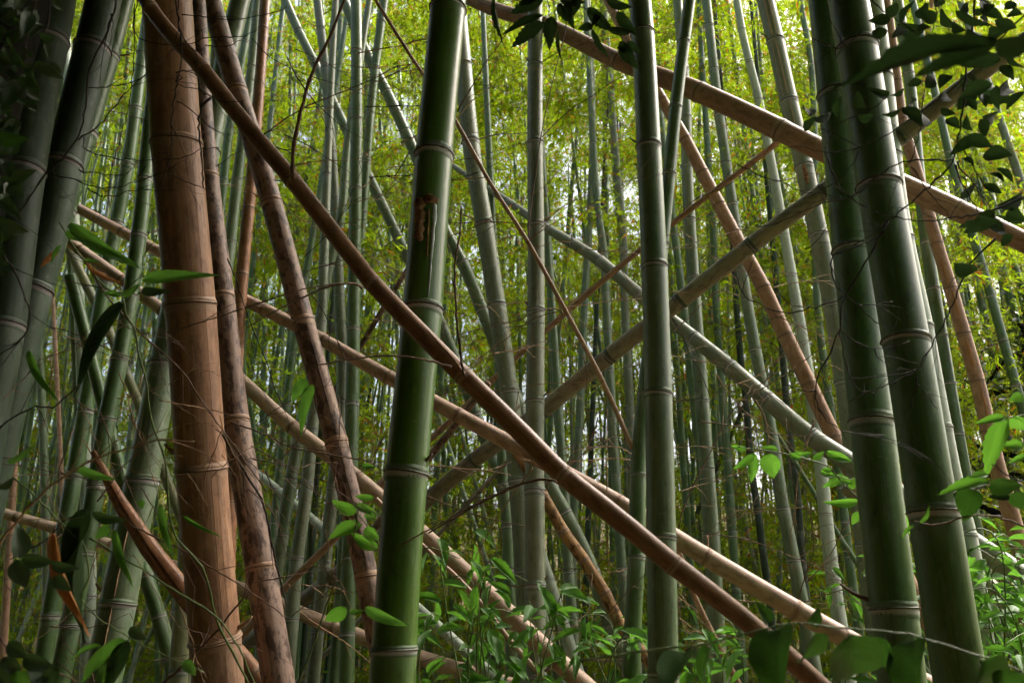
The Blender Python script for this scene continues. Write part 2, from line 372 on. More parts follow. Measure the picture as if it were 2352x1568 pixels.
TW = random.Random(77)
def build_twig(parent, p, d, length, r, mat, depth=0, name='branch'):
    """a thin bare side branch with kinks and a few side shoots, one mesh"""
    V = []; Fc = []
    def tube(pts, r0, r1, n=5):
        base = len(V); m = len(pts)
        for i, q in enumerate(pts):
            t = (pts[min(m - 1, i + 1)] - pts[max(0, i - 1)]).normalized(); e1 = t.cross(Vector((.31, .17, .93))).normalized(); e2 = t.cross(e1); rr = r0 + (r1 - r0) * i / (m - 1)
            if i % 2 == 1: rr *= 1.25
            for j in range(n):
                a = 2 * math.pi * j / n; V.append(q + (e1 * math.cos(a) + e2 * math.sin(a)) * rr)
        for i in range(m - 1):
            for j in range(n):
                a = base + i * n + j; b = base + i * n + (j + 1) % n; Fc.append((a, b, b + n, a + n))
    def grow(p, d, L, r, lev):
        pts = [p]; k = 6; dd = d.copy()
        for i in range(k):
            dd = (dd + Vector((TW.uniform(-1, 1), TW.uniform(-1, 1), TW.uniform(-1, 1) - .35)) * .16).normalized(); p = p + dd * L / k; pts.append(p)
            if lev < 2 and TW.random() < (.55 if lev == 0 else .3):
                s = (dd + Vector((TW.uniform(-1, 1), TW.uniform(-1, 1), TW.uniform(-1, 1))) * .8).normalized(); grow(p, s, L * TW.uniform(.2, .45), r * .55, lev + 1)
        tube(pts, r, r * .35)
    o0 = parent.location
    grow(p - o0, d, length, r, depth)
    return link(name, new_mesh('side_branch', V, Fc, mat), parent)

CULMS = {}
def culm(label, mat, pts, w, Y=None, z=None, nodes=(), ax='y', ext=None, crack=None, tw=0.0, key=None, name='bamboo_culm', cat='bamboo', group=None, taper_ext=True, broken=False):
    """a culm along photograph points: depth from Y (an upright one) or z=(first,last) camera depth; w = pixel widths"""
    n = len(pts); seg = [0.0]
    for a, b in zip(pts, pts[1:]): seg.append(seg[-1] + math.hypot(b[0] - a[0], b[1] - a[1]))
    fr = [s / seg[-1] for s in seg]
    if not isinstance(w, (list, tuple)): w = (w, w)
    ws = [w[0] + (w[1] - w[0]) * f for f in fr] if len(w) == 2 else list(w)
    if Y is not None: zs = [zc_of(y, Y) for _, y in pts]
    else: zs = [1 / (1 / z[0] + (1 / z[1] - 1 / z[0]) * f) for f in fr]
    P = [unproj(x, y, q) for (x, y), q in zip(pts, zs)]
    R = [wi * q / (2 * F) for wi, q in zip(ws, zs)]
    if Y is not None and len(w) == 2 and w[0] == w[1]:
        rm = R[len(R) // 2]; R = [rm] * n
    # go on to the ground and into the canopy
    d_all = (P[-1] - P[0]).normalized(); d0 = (P[1] - P[0]).normalized(); d1 = (P[-1] - P[-2]).normalized()
    d0 = (d0 + d_all).normalized(); d1 = (d1 + d_all).normalized()
    if ext is None:
        t0 = (11.5 - P[0].z) / max(-d0.z, .2) if Y is not None else 1.5
        t1 = (P[-1].z + .05) / max(-d1.z, .05); t1 = min(t1, 3.5)
        ext = (max(t0, .3), max(t1, .05))
    if ext[0] > 0:
        k = max(1, int(ext[0] / 2.0)); add = [(P[0] - d0 * ext[0] * (i + 1) / k, R[0] * (1 - (.55 * (i + 1) / k if Y is not None else 0))) for i in range(k)]
        P = [a for a, _ in reversed(add)] + P; R = [b for _, b in reversed(add)] + R
    if ext[1] > 0: P = P + [P[-1] + d1 * ext[1]]; R = R + [R[-1]]
    path = Path(catmull(P, R, .05))
    px = [proj(p) for p in path.p]
    cuts = []
    for nv in nodes:
        c = 0 if ax == 'x' else 1; best = None
        for i in range(len(px) - 1):
            a, b_ = px[i][c], px[i + 1][c]
            if (a - nv) * (b_ - nv) <= 0 and a != b_ and px[i][2] > .2:
                best = path.s[i] + (path.s[i + 1] - path.s[i]) * (nv - a) / (b_ - a); break
        if best is not None and .05 < best < path.L - .05: cuts.append(best)
    cuts.sort()
    base = P[-1].copy(); root = empty(name, base); tag(root, label, cat, group)
    wm = max(ws); nc = 30 if wm > 60 else (22 if wm > 30 else (14 if wm > 15 else 8))
    dead = mat not in RING; rmat = RING.get(mat, 'ring_dead')
    bounds = [0.0] + cuts + [path.L]
    rr = random.Random(len(CULMS) * 13 + 1)
    for i, (a, b_) in enumerate(zip(bounds, bounds[1:])):
        L = b_ - a; r0 = path.at(a)[1]
        ts = [0, .35 * r0, .8 * r0, 1.6 * r0]; e = [t for t in ts if t < L * .4]
        m = max(3, int(L / .16)); mid = [e[-1] + (L - 2 * e[-1]) * k / m for k in range(1, m)]
        tt = e + mid + [L - t for t in reversed(e)]
        angs = [(-math.pi + 2 * math.pi * (j + .5) / nc) for j in range(nc)]
        cks = [c for c in (crack or []) if c[0] is None or i in c[0]]
        cols = [(an, None) for an in angs]
        for ci, c in enumerate(cks):
            hw = c[2] * 1.15 + .014
            cols = [q for q in cols if q[1] is not None or abs(q[0] - c[1]) > hw + .03]
            cols += [(c[1] - hw, (ci, 4)), (c[1] + hw, (ci, 5))]
            cols += [(c[1] - c[2] * 1.15, (ci, 2)), (c[1] - c[2], (ci, -1)), (c[1], (ci, 0)), (c[1] + c[2], (ci, 1)), (c[1] + c[2] * 1.15, (ci, 3))]
        cols.sort(key=lambda q: q[0]); nn = len(cols)
        V = []; Fc = []; U = []; bel = []
        ph = rr.uniform(0, 6)
        for t in tt:
            p, r, tn, e1, e2 = path.frame(a + t)
            dn = min(t, L - t); flare = 1 + .006 * math.exp(-dn / (r * .7)) - .012 * math.sin(math.pi * t / L)
            for an, ck in cols:
                q = r * flare * (1 + .006 * math.sin(2 * an + ph)); aa = an
                if ck is not None:
                    c = cks[ck[0]]; prof = max(0.12, math.sin(math.pi * min(1, max(0, (t / L) * .9 + .05))) ** .5) * (1 + .5 * noise.noise(Vector((t * 14, ph, ck[0]))))
                    if ck[1] == 0: q *= 1 - c[3] * min(1, prof * 1.3); aa = c[1] + .25 * c[2] * math.sin(t * 9 + ph)
                    else:
                        sgn = {-1: -1, 1: 1, 2: -1.15, 3: 1.15, 4: -1.15, 5: 1.15}[ck[1]]; aa = c[1] + sgn * c[2] * prof + .3 * c[2] * math.sin(t * 6 + ph) + {4: -.014, 5: .014}.get(ck[1], 0)
                        if abs(sgn) < 1.1: q *= 1.004
                V.append(p + (e1 * math.cos(aa) + e2 * math.sin(aa)) * q - base)
                U.append((an * r, a + t)); bel.append(t if i > 0 else 5.0)      # path runs top to bottom
        for k in range(len(tt) - 1):
            for j in range(nn):
                x = k * nn + j; y = k * nn + (j + 1) % nn; Fc.append((x, y, y + nn, x + nn))
        if i == 0: Fc.append(tuple(range(nn))[::-1])
        if i == len(bounds) - 2: Fc.append(tuple(range(len(V) - nn, len(V))))
        me = new_mesh('internode', V, Fc, M[mat], U, attrs={'below': bel})
        link('internode', me, root)
    rm = ring_mesh(rmat, 28 if wm > 45 else (18 if wm > 20 else 10), dead)
    for c in cuts:
        p, r, tn, e1, e2 = path.frame(c)
        zdir = -tn if tn.z < 0 else tn                         # up the culm
        zdir = (zdir + e2 * rr.uniform(-.07, .07) + e1 * rr.uniform(-.04, .04)).normalized(); e1 = (e1 - zdir * e1.dot(zdir)).normalized()
        xdir = e1; ydir = zdir.cross(xdir)
        o = link('node_ring', rm, root)
        zz = r * rr.uniform(.6, 1.15) * (.9 if wm > 60 else 1.15)
        mw = Matrix(((xdir.x * r, ydir.x * r, zdir.x * zz, 0), (xdir.y * r, ydir.y * r, zdir.y * zz, 0), (xdir.z * r, ydir.z * r, zdir.z * zz, 0), (0, 0, 0, 1)))
        mw.translation = p - base; o.matrix_basis = mw
        if wm > 18 and rr.random() < .35:
            sd = (e2 * rr.choice((-1, 1)) + e1 * rr.uniform(-.2, .8) - tn * rr.uniform(.2, .7)).normalized(); sl = rr.uniform(.4, 1.3) * r; b0 = p + sd * r * .9 - tn * r * .08
            bs = link('branch_stub', tube_mesh('branch_stub', [b0, b0 + sd * sl * .6 - tn * sl * .1, b0 + sd * sl - tn * sl * .3], [r * .11, r * .09, r * .05], M['twig_tan' if dead else 'twig'], base, n=5), o)
            bs.matrix_parent_inverse = mw.inverted()
        if TW.random() < tw:
            side = TW.choice((-1, 1)); d = (e2 * side + e1 * TW.uniform(-.4, .5) + Vector((0, 0, TW.uniform(-.1, .6)))).normalized()
            bt = build_twig(root, p + d * r * .8, d, TW.uniform(.3, 1.0), max(.0020, r * .07), M['twig_tan' if dead or TW.random() < .4 else 'twig'])
            bt.parent = o; bt.matrix_parent_inverse = mw.inverted()      # the branch grows from its node
    CULMS[key or label] = (root, path)
    return root, path

# ------------------------------------------------------------------ the ground
def ground_z(x, y):
    h = 0.10 * noise.noise(Vector((x * .25, y * .25, 0))) + .03 * noise.noise(Vector((x * 1.3, y * 1.3, 4)))
    rise = max(0.0, y - 16.0)
    return h + .012 * rise ** 1.75 * (1 + .25 * noise.noise(Vector((x * .05, y * .05, 9)))) - .02
m, nt = nodes_of('leaf_litter'); b = NB(nt)
tc = b.n('ShaderNodeTexCoord').outputs['Object']
n1 = b.noise(tc, 14.0, 5, .7); n2 = b.noise(tc, 1.1, 3, .6); n3 = b.noise(b.vscale(tc, (60, 25, 30)), 1.0, 3, .6)
c = b.mix(b.rng(n1, .3, .7), (.055, .038, .024), (.17, .115, .065)); c = b.mix(b.math('MULTIPLY', b.rng(n2, .45, .7), .7), c, (.05, .075, .022)); c = b.mix(b.math('MULTIPLY', b.rng(n3, .55, .7), .6), c, (.24, .17, .10))
b.out(b.bsdf(c, .95, n1, .8, .2, .03).outputs[0])
xs = sorted(set([i * .8 for i in range(-20, 21)] + [s * (16 + 1.35 ** k * 2) for k in range(14) for s in (-1, 1)]))
ys = [-60, -30, -15, -8, -4] + [-2 + i * .8 for i in range(60)] + [46 + 1.3 ** k * 2 for k in range(14)]
V = [(x, y, ground_z(x, min(y, 70))) for y in ys for x in xs]; nx = len(xs)
Fc = [(j * nx + i, j * nx + i + 1, (j + 1) * nx + i + 1, (j + 1) * nx + i) for j in range(len(ys) - 1) for i in range(nx - 1)]
tag(link('ground', new_mesh('ground', V, Fc, m)), kind='structure')

# ------------------------------------------------------------------ the culms, photograph points from top to bottom
# near left
culm('shade-darkened green culm at the far left edge beside the ivy', 'dim', [(131, 0), (58, 390), (8, 750), (-40, 1010)], (78, 92), Y=1.9, nodes=[92, 392, 751])
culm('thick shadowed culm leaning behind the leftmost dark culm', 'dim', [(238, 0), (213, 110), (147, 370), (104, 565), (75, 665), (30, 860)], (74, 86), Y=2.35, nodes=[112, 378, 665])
culm('green culm half hidden behind the thick shadowed culm at left', 'green', [(283, 0), (250, 126), (196, 306), (146, 482), (92, 667), (36, 861), (-8, 1010)], (44, 60), Y=3.0, nodes=[128, 304, 482, 667, 861])
culm('slim green culm leaning left, second from the big brown culm', 'green', [(345, 0), (328, 124), (293, 380), (241, 650), (196, 944), (160, 1150), (116, 1414), (92, 1568)], (24, 42), Y=4.6, nodes=[0, 125, 250, 378, 512, 650, 795, 944, 1096, 1255, 1414], tw=.7)
culm('bright green culm leaning left, nearest to the big brown culm', 'green', [(372, 60), (345, 281), (319, 541), (275, 823), (246, 963), (221, 1116), (162, 1434), (136, 1568)], (29, 46), Y=3.7, nodes=[160, 281, 412, 541, 680, 823, 963, 1116, 1270, 1434], tw=.6)
culm('dark green culm with a black lengthwise crack left of the big brown culm', 'teal', [(552, 0), (520, 135), (488, 300), (458, 440), (408, 680), (378, 835), (326, 1104), (270, 1390), (235, 1568)], (44, 84), Y=3.3, nodes=[135, 345, 590, 835, 1103, 1386], crack=[([4, 5, 6], .28, .05, .22)])
culm('thickest dead orange-brown culm standing at left', 'bigdead', [(383, -10), (405, 330), (437, 701), (463, 1076), (494, 1468), (503, 1580)], (110, 113), z=(2.55, 2.42), nodes=[330, 701, 1076, 1468], ext=(2.5, 1.35), crack=[([0, 1, 2, 3], -.60, .010, .06), ([1, 2], .62, .008, .05), ([3, 4], -.35, .008, .05)])
culm('weathered dead culm close against the right of the thickest brown culm', 'darkdead', [(452, 0), (478, 408), (511, 683), (542, 967), (598, 1303), (640, 1568)], (38, 74), Y=2.75, nodes=[170, 408, 683, 967, 1303], crack=[([3, 4, 5], .25, .03, .12), ([1, 2], .5, .04, .1)])
culm('dark cracked dead culm leaning right beside the thickest brown culm', 'darkdead', [(483, 0), (545, 212), (624, 467), (697, 740), (773, 1017), (842, 1324), (866, 1450)], (46, 54), Y=2.95, nodes=[212, 467, 740, 1017, 1324], crack=[([3, 4], -.12, .085, .35), ([0, 1], .55, .03, .15), ([2], -.2, .03, .15)])
culm('slim orange dead culm standing between the two dark dead culms', 'orange', [(609, 0), (596, 196), (571, 479), (556, 631), (543, 830), (530, 1100), (522, 1350), (517, 1568)], (23, 36), Y=4.0, nodes=[68, 196, 335, 479, 631, 800, 970, 1155, 1350])
# centre front
rootA, pathA = culm('large deep green culm with a torn brown wound, front centre', 'deep', [(1031, 0), (997, 355), (970, 712), (934, 1085), (905, 1490), (901, 1568)], (80, 106), Y=2.0, nodes=[22, 357, 712, 1087, 1492], key='A')
rootB, pathB = culm('thick bluish green culm standing right of the centre', 'teal', [(1469, 0), (1476, 80), (1490, 337), (1503, 612), (1512, 904), (1519, 1233), (1524, 1568)], (52, 71), Y=2.8, nodes=[78, 337, 612, 904, 1233, 1545], key='B')
culm('slender green culm leaning behind the thick bluish green culm', 'green', [(1584, 0), (1571, 97), (1552, 247), (1537, 400), (1505, 700), (1466, 1090), (1462, 1278), (1453, 1459), (1450, 1568)], (27, 42), Y=3.5, nodes=[97, 247, 400, 560, 730, 905, 1090, 1278, 1459])
culm('straight pale green culm standing midway between the two front culms', 'grey', [(1229, 0), (1229, 150), (1229, 328), (1231, 517), (1231, 712), (1229, 921), (1228, 1125), (1229, 1343), (1230, 1568)], (33, 50), Y=4.2, nodes=[0, 150, 328, 517, 712, 921, 1125, 1343, 1550], tw=.8, key='C')
culm('thick grey-green culm leaning right behind the wounded green culm', 'grey', [(1050, 0), (1064, 151), (1081, 326), (1112, 515), (1141, 701), (1169, 899), (1190, 1101), (1205, 1320), (1214, 1568)], (38, 48), Y=5.0, nodes=[151, 326, 515, 701, 899, 1101, 1310], tw=.7)
# right front
culm('thick green culm at right, left one of the front pair', 'green', [(1896, 0), (1920, 218), (1958, 575), (2001, 966), (2052, 1397), (2072, 1568)], (74, 107), Y=2.2, nodes=[218, 575, 966, 1397], key='R1')
culm('thickest green culm at right, right one of the front pair', 'green', [(1948, 0), (1968, 110), (2018, 425), (2080, 780), (2143, 1173), (2195, 1500), (2206, 1568)], (86, 115), Y=2.0, nodes=[112, 428, 782, 1175], key='R2')
culm('pale waxy culm just behind the thickest culm at right', 'pale', [(2000, 0), (2022, 180), (2068, 550), (2111, 750), (2154, 984), (2172, 1076), (2222, 1292), (2250, 1490), (2262, 1568)], (52, 66), Y=3.1, nodes=[180, 360, 550, 752, 984, 1230, 1440])
culm('slim dark green culm right of the pale waxy culm', 'green', [(2062, 0), (2087, 170), (2128, 557), (2161, 771), (2198, 996), (2232, 1180), (2275, 1400), (2300, 1568)], (22, 36), Y=4.6, nodes=[60, 170, 300, 430, 557, 663, 771, 881, 996, 1120, 1250, 1390], tw=.6)
culm('dead pinkish tan culm with peeling orange skin at the right', 'pink', [(2040, 30), (2058, 170), (2072, 275), (2107, 400), (2152, 560), (2183, 661), (2213, 766), (2244, 874), (2271, 989), (2287, 1058), (2330, 1209), (2380, 1400)], (20, 40), z=(5.4, 4.4), nodes=[87, 187, 275, 371, 462, 560, 661, 766, 874, 989, 1110], crack=None)
culm('thin green culm near the right edge by the dark evergreen', 'green', [(2095, 0), (2140, 180), (2200, 430), (2238, 553), (2276, 680), (2304, 780), (2352, 950), (2410, 1160)], (15, 23), Y=6.2, nodes=[60, 180, 270, 350, 430, 553, 680, 780, 885])
culm('thin green culm crossing the upper right corner', 'grey', [(2205, 0), (2285, 240), (2352, 440), (2420, 650)], (15, 20), Y=6.6, nodes=[80, 160, 240, 330])
culm('green culm with pinkish stripes at top right of centre', 'grey', [(1758, 0), (1781, 95), (1812, 234), (1847, 383), (1880, 540), (1913, 700), (1940, 877), (1970, 1100), (1995, 1300), (2030, 1568)], (38, 50), Y=4.7, nodes=[95, 234, 383, 540, 700, 877, 1060, 1250], crack=[([0, 1, 2], -.1, .07, .04)], key='S')
culm('pale green culm just left of the pink-striped culm', 'pale', [(1692, 0), (1704, 70), (1743, 230), (1780, 419), (1818, 632), (1839, 753), (1862, 900), (1885, 1065), (1896, 1180), (1914, 1331), (1940, 1500), (1950, 1568)], (16, 35), Y=5.8, nodes=[70, 146, 230, 316, 419, 525, 632, 753, 870, 1000, 1180, 1331, 1470], tw=.6)
culm('bluish green culm that the speckled tan diagonal crosses at right', 'teal', [(1622, 0), (1653, 270), (1668, 375), (1690, 520), (1715, 690), (1735, 803), (1770, 985), (1799, 1166), (1842, 1382), (1876, 1568)], (20, 33), Y=5.7, nodes=[60, 160, 265, 375, 470, 580, 690, 803, 920, 1040, 1166, 1285, 1395, 1500], tw=.7)
culm('blue-grey culm standing right behind the thick bluish green culm', 'teal', [(1556, 0), (1575, 240), (1578, 383), (1592, 636), (1612, 920), (1634, 1227), (1652, 1568)], (21, 41), Y=5.3, nodes=[60, 160, 270, 383, 504, 636, 775, 920, 1076, 1227, 1375, 1522], tw=.8)
# long diagonals, higher end first
rD1, pD1 = culm('long russet fallen pole crossing in front of the wounded culm', 'sienna', [(330, -8), (345, 18), (464, 158), (572, 296), (672, 414), (770, 540), (856, 650), (962, 760), (1064, 863), (1180, 975), (1293, 1090), (1420, 1190), (1547, 1296), (1640, 1366), (1737, 1443)], [33, 34, 36, 37, 39, 40, 41, 43, 44, 46, 48, 48, 48, 47, 46], z=(2.30, 1.75), nodes=[345, 464, 672, 856, 1064, 1293, 1547], ax='x', ext=(.4, .25), crack=[([3, 5, 6], .75, .03, .15)], key='D1')
culm('long tan fallen pole running from left centre to lower right', 'tan', [(186, 482), (281, 533), (366, 578), (529, 672), (608, 711), (744, 782), (893, 866), (1052, 953), (1240, 1055), (1419, 1154), (1622, 1278), (1828, 1400), (2003, 1500), (2100, 1556)], (23, 50), z=(4.8, 3.25), nodes=[281, 420, 608, 744, 893, 1052, 1228, 1419, 1622, 1828], ax='x', ext=(.02, .6), crack=[([6, 7, 8, 9], .8, .012, .06), ([1, 2, 3, 4], .6, .008, .05)], key='D2')
culm('tan fallen pole below the long one, from left edge to bottom centre', 'paletan', [(150, 548), (281, 643), (360, 702), (470, 795), (562, 881), (672, 981), (748, 1040), (845, 1118), (989, 1242), (1111, 1353), (1277, 1513), (1345, 1575)], (25, 44), z=(4.5, 3.5), nodes=[185, 281, 375, 520, 672, 820, 960, 1111, 1277], ax='x', ext=(.05, .8), key='D3')
culm('weathered grey split pole rising from lower left to upper right', 'split', [(2330, 112), (2229, 187), (2140, 256), (2064, 317), (1891, 440), (1727, 562), (1563, 690), (1401, 816), (1251, 938), (1090, 1056), (978, 1150), (813, 1285), (683, 1388), (560, 1480)], [38, 40, 41, 41, 40, 39, 39, 38, 38, 37, 36, 34, 33, 32], z=(3.4, 5.6), nodes=[2229, 2068, 1891, 1727, 1563, 1401, 1245, 1090, 940, 760], ax='x', ext=(.5, .8), crack=[([3, 4, 5, 6], -.55, .06, .10), ([5, 6], -.30, .03, .08)], key='D4')
culm('thick brown fallen pole with a long split crossing the upper right', 'bigdead', [(1060, -12), (1125, 18), (1253, 58), (1420, 140), (1606, 212), (1792, 299), (1893, 348), (2075, 427), (2197, 482), (2352, 556), (2440, 600)], [30, 32, 35, 40, 46, 50, 50, 50, 48, 46, 46], z=(5.7, 3.6), nodes=[1253, 1420, 1606, 1792, 1990, 2197], ax='x', ext=(.4, 1.6), crack=[([3, 4, 5, 6], .8, .06, .25)], key='D5')
culm('grey-green leaning pole crossing behind the thick bluish green culm', 'grey', [(1010, 358), (1068, 400), (1165, 462), (1250, 520), (1377, 599), (1475, 682), (1593, 776), (1676, 843), (1761, 917), (1864, 1003), (1959, 1066), (2060, 1130)], [10, 13, 18, 22, 27, 30, 33, 37, 40, 43, 46, 47], z=(7.2, 4.3), nodes=[1068, 1165, 1250, 1315, 1377, 1470, 1593, 1676, 1761, 1864], ax='x', ext=(.6, 1.5), key='D6')
culm('dead speckled tan culm leaning right across the right half', 'pink', [(1385, -20), (1413, 36), (1521, 230), (1574, 320), (1613, 396), (1685, 535), (1753, 661), (1803, 769), (1857, 881), (1915, 1003), (1945, 1062), (1990, 1150)], [19, 20, 25, 27, 29, 31, 34, 35, 36, 37, 38, 38], z=(6.2, 4.9), nodes=[36, 130, 230, 320, 396, 470, 535, 661, 769, 881, 1003], tw=0, key='E')
culm('thin tan dead stem slanting down behind the wounded green culm', 'tan', [(850, -20), (953, 144), (1046, 277), (1118, 407), (1212, 555), (1296, 708), (1383, 873), (1464, 1054), (1554, 1250), (1593, 1364), (1624, 1430), (1690, 1556)], (8, 15), z=(2.9, 4.0), nodes=[144, 277, 407, 555, 708, 873, 1054, 1245, 1430], tw=.8, key='K1')
culm('thin brown dead stem rising right to the long split pole', 'pink', [(1795, 320), (1727, 374), (1626, 450), (1543, 515), (1469, 575), (1421, 614), (1316, 704), (1208, 800), (1086, 917), (989, 1008), (900, 1085)], (14, 15), z=(4.6, 6.0), nodes=[1727, 1626, 1543, 1421, 1316, 1208, 1086, 1010], ax='x', ext=(.1, .6), tw=.8)
culm('short thin brown stem slanting behind the russet pole at centre', 'darkdead', [(945, 602), (931, 626), (880, 709), (828, 795), (790, 860)], (12, 14), z=(5.6, 5.8), nodes=[640, 709, 770], ext=(.4, .5))
culm('thin pinkish stem slanting up behind the cracked dead culm, lower left', 'pink', [(885, 1105), (780, 1224), (694, 1310), (642, 1362), (548, 1468), (500, 1520)], (16, 18), z=(4.5, 4.6), nodes=[830, 694, 600], ax='x', ext=(.3, .8))
culm('short dark brown stem slanting under the long tan pole at centre', 'darkdead', [(1075, 938), (1050, 970), (984, 1053), (940, 1110)], (16, 18), z=(4.7, 4.8), nodes=[985, 1030], ext=(.2, .5))
culm('pale tan fallen pole low across the lower left', 'paletan', [(-20, 1170), (133, 1214), (256, 1252), (335, 1280), (536, 1346), (643, 1388), (766, 1439), (852, 1470), (960, 1508), (1158, 1570)], (23, 38), z=(5.4, 4.7), nodes=[40, 133, 256, 400, 572, 766, 930, 1100], ax='x', ext=(.3, .9), crack=[([4, 5], -.9, .12, .3)])
culm('broken orange-brown stump piece leaning with a splintered tip, lower left', 'orange', [(214, 1036), (245, 1096), (281, 1164), (350, 1268), (415, 1352), (470, 1420), (560, 1520), (605, 1575)], [10, 24, 34, 43, 46, 46, 46, 46], z=(2.72, 2.68), nodes=[1364, 1545], ext=(0, 1.2), crack=[([0], .25, .22, .55), ([0], -.6, .02, .1)], key='L2')
culm('thin tan stem among the bright shrub leaves at bottom centre', 'paletan', [(975, 1256), (1055, 1330), (1115, 1396), (1161, 1457), (1262, 1572)], (10, 14), z=(3.4, 3.2), nodes=[1330, 1396, 1475], ext=(.3, .7))
culm('pale green fallen pole slanting to the bottom centre', 'pale', [(560, 1062), (650, 1134), (737, 1209), (830, 1290), (960, 1396), (1032, 1461), (1140, 1558)], (17, 26), z=(6.2, 4.6), nodes=[600, 655, 720, 790, 870, 950, 1032, 1090], ax='x', ext=(.4, .6))
culm('thin grey pole rising from bottom left behind the wounded culm', 'split', [(1140, 1086), (1028, 1205), (930, 1310), (845, 1404), (740, 1508)], (11, 13), z=(5.9, 6.1), nodes=[1100, 1028, 960, 880, 800], ax='x', ext=(.3, .8))
culm('yellowish green pole slanting out from behind the pale waxy culm, lower right', 'yellowgreen', [(2150, 1262), (2245, 1330), (2298, 1367), (2400, 1436)], (42, 48), z=(3.9, 3.6), nodes=[2195, 2298], ax='x', ext=(.5, 1.6))
culm('thin green pole slanting between the upright culms at lower right', 'green', [(1755, 950), (1790, 1004), (1873, 1137), (1930, 1234), (1990, 1325)], (9, 13), z=(6.6, 6.2), nodes=[1050, 1137, 1234], ext=(.6, 1.0))
# speckled orange and the two long green leaners
culm('orange speckled broken culm leaning at lower centre', 'speckle', [(1200, 1058), (1253, 1148), (1293, 1218), (1341, 1286), (1388, 1360), (1434, 1450), (1478, 1500)], (26, 30), z=(5.0, 4.7), nodes=[1140, 1218, 1286, 1360], ext=(.1, .6))
culm('long green culm slanting from top left to lower centre, right of two', 'teal', [(785, -10), (846, 131), (888, 212), (953, 353), (1028, 540), (1062, 603), (1107, 711), (1180, 900), (1250, 1090), (1298, 1178), (1350, 1285), (1398, 1420), (1440, 1530)], (23, 36), z=(6.8, 5.3), nodes=[60, 131, 212, 302, 395, 495, 603, 711, 820, 940, 1060, 1175, 1310, 1432], tw=.5)
culm('long green culm slanting from top left to lower centre, left of two', 'teal', [(650, -10), (686, 72), (722, 144), (794, 295), (870, 453), (935, 589), (1014, 747), (1046, 827), (1129, 1045), (1161, 1116), (1200, 1230), (1240, 1400)], (20, 30), z=(7.4, 6.0), nodes=[72, 144, 220, 295, 370, 453, 547, 650, 747, 850, 950, 1045, 1116, 1220], tw=.5)
# upright middle ground, left of centre
culm('pale grey-green culm left of the straight green pair, upper left centre', 'grey', [(729, 0), (737, 68), (747, 158), (754, 252), (762, 351), (769, 457), (779, 679), (785, 921), (768, 1087), (745, 1300), (718, 1568)], (19, 32), Y=5.4, nodes=[68, 158, 252, 351, 457, 565, 679, 795, 921, 1119, 1290, 1450], tw=.6)
culm('straight green culm left of the wounded culm', 'green', [(818, 0), (819, 119), (819, 275), (817, 434), (814, 600), (812, 756), (809, 926), (801, 1281), (796, 1568)], (25, 36), Y=4.8, nodes=[119, 275, 434, 594, 756, 926, 1100, 1281, 1454])
culm('green culm leaning left, crossing behind the straight green culm', 'green', [(883, 0), (862, 155), (851, 261), (842, 373), (833, 488), (822, 640), (815, 760), (808, 900)], (20, 22), Y=5.3, nodes=[52, 155, 261, 373, 488, 610], ext=(6, 4.0))
culm('pale green culm leaning right at top, left of the straight green culm', 'teal', [(812, 240), (797, 340), (783, 500), (757, 609), (737, 724), (715, 870), (690, 985), (669, 1098), (648, 1227), (622, 1400), (600, 1568)], (17, 36), Y=5.2, nodes=[420, 515, 609, 724, 850, 975, 1098, 1227, 1370])
culm('grey-green culm behind the tan poles left of the straight culm', 'grey', [(760, 200), (752, 380), (745, 560), (737, 760), (725, 900), (712, 1040), (706, 1108), (682, 1281), (664, 1500), (658, 1568)], (17, 35), Y=5.1, nodes=[300, 400, 500, 610, 740, 860, 985, 1108, 1281, 1420])
culm('short green culm between the pale culm and the straight culm, top', 'green', [(783, 0), (773, 205), (764, 330), (755, 450)], (14, 17), Y=7.0, nodes=[40, 120, 205, 300], ext=(5, 5))
culm('thin green culm right of the slim orange dead culm, top', 'green', [(652, 0), (637, 130), (622, 270), (600, 450), (580, 620)], (12, 14), Y=7.5, nodes=[60, 130, 200, 270, 350], ext=(4, 5))
culm('blue-grey slim culm left of the slim orange dead culm', 'teal', [(592, 0), (578, 155), (560, 300), (545, 414), (529, 556), (513, 690), (492, 860), (470, 1080)], (20, 33), Y=4.5, nodes=[35, 155, 285, 414, 556, 700], ext=(5, 2.5))
culm('thin green culm behind the blue-grey slim culm, top left', 'green', [(580, 0), (563, 97), (527, 295), (514, 414), (500, 560), (480, 760)], (18, 22), Y=5.4, nodes=[97, 195, 295, 414, 520], ext=(5, 3))
culm('leaning dark green culm, left of centre behind the tan pole', 'green', [(715, 560), (700, 640), (672, 812), (645, 1060), (625, 1250), (600, 1480)], (16, 22), Y=6.5, nodes=[640, 725, 812, 930, 1060, 1200], ext=(6, 2))
culm('thin dark culm between green culms at lower left centre', 'dim', [(748, 880), (730, 1070), (715, 1290), (700, 1480)], (12, 15), Y=7.0, nodes=[980, 1090, 1200, 1320], ext=(7, 2))
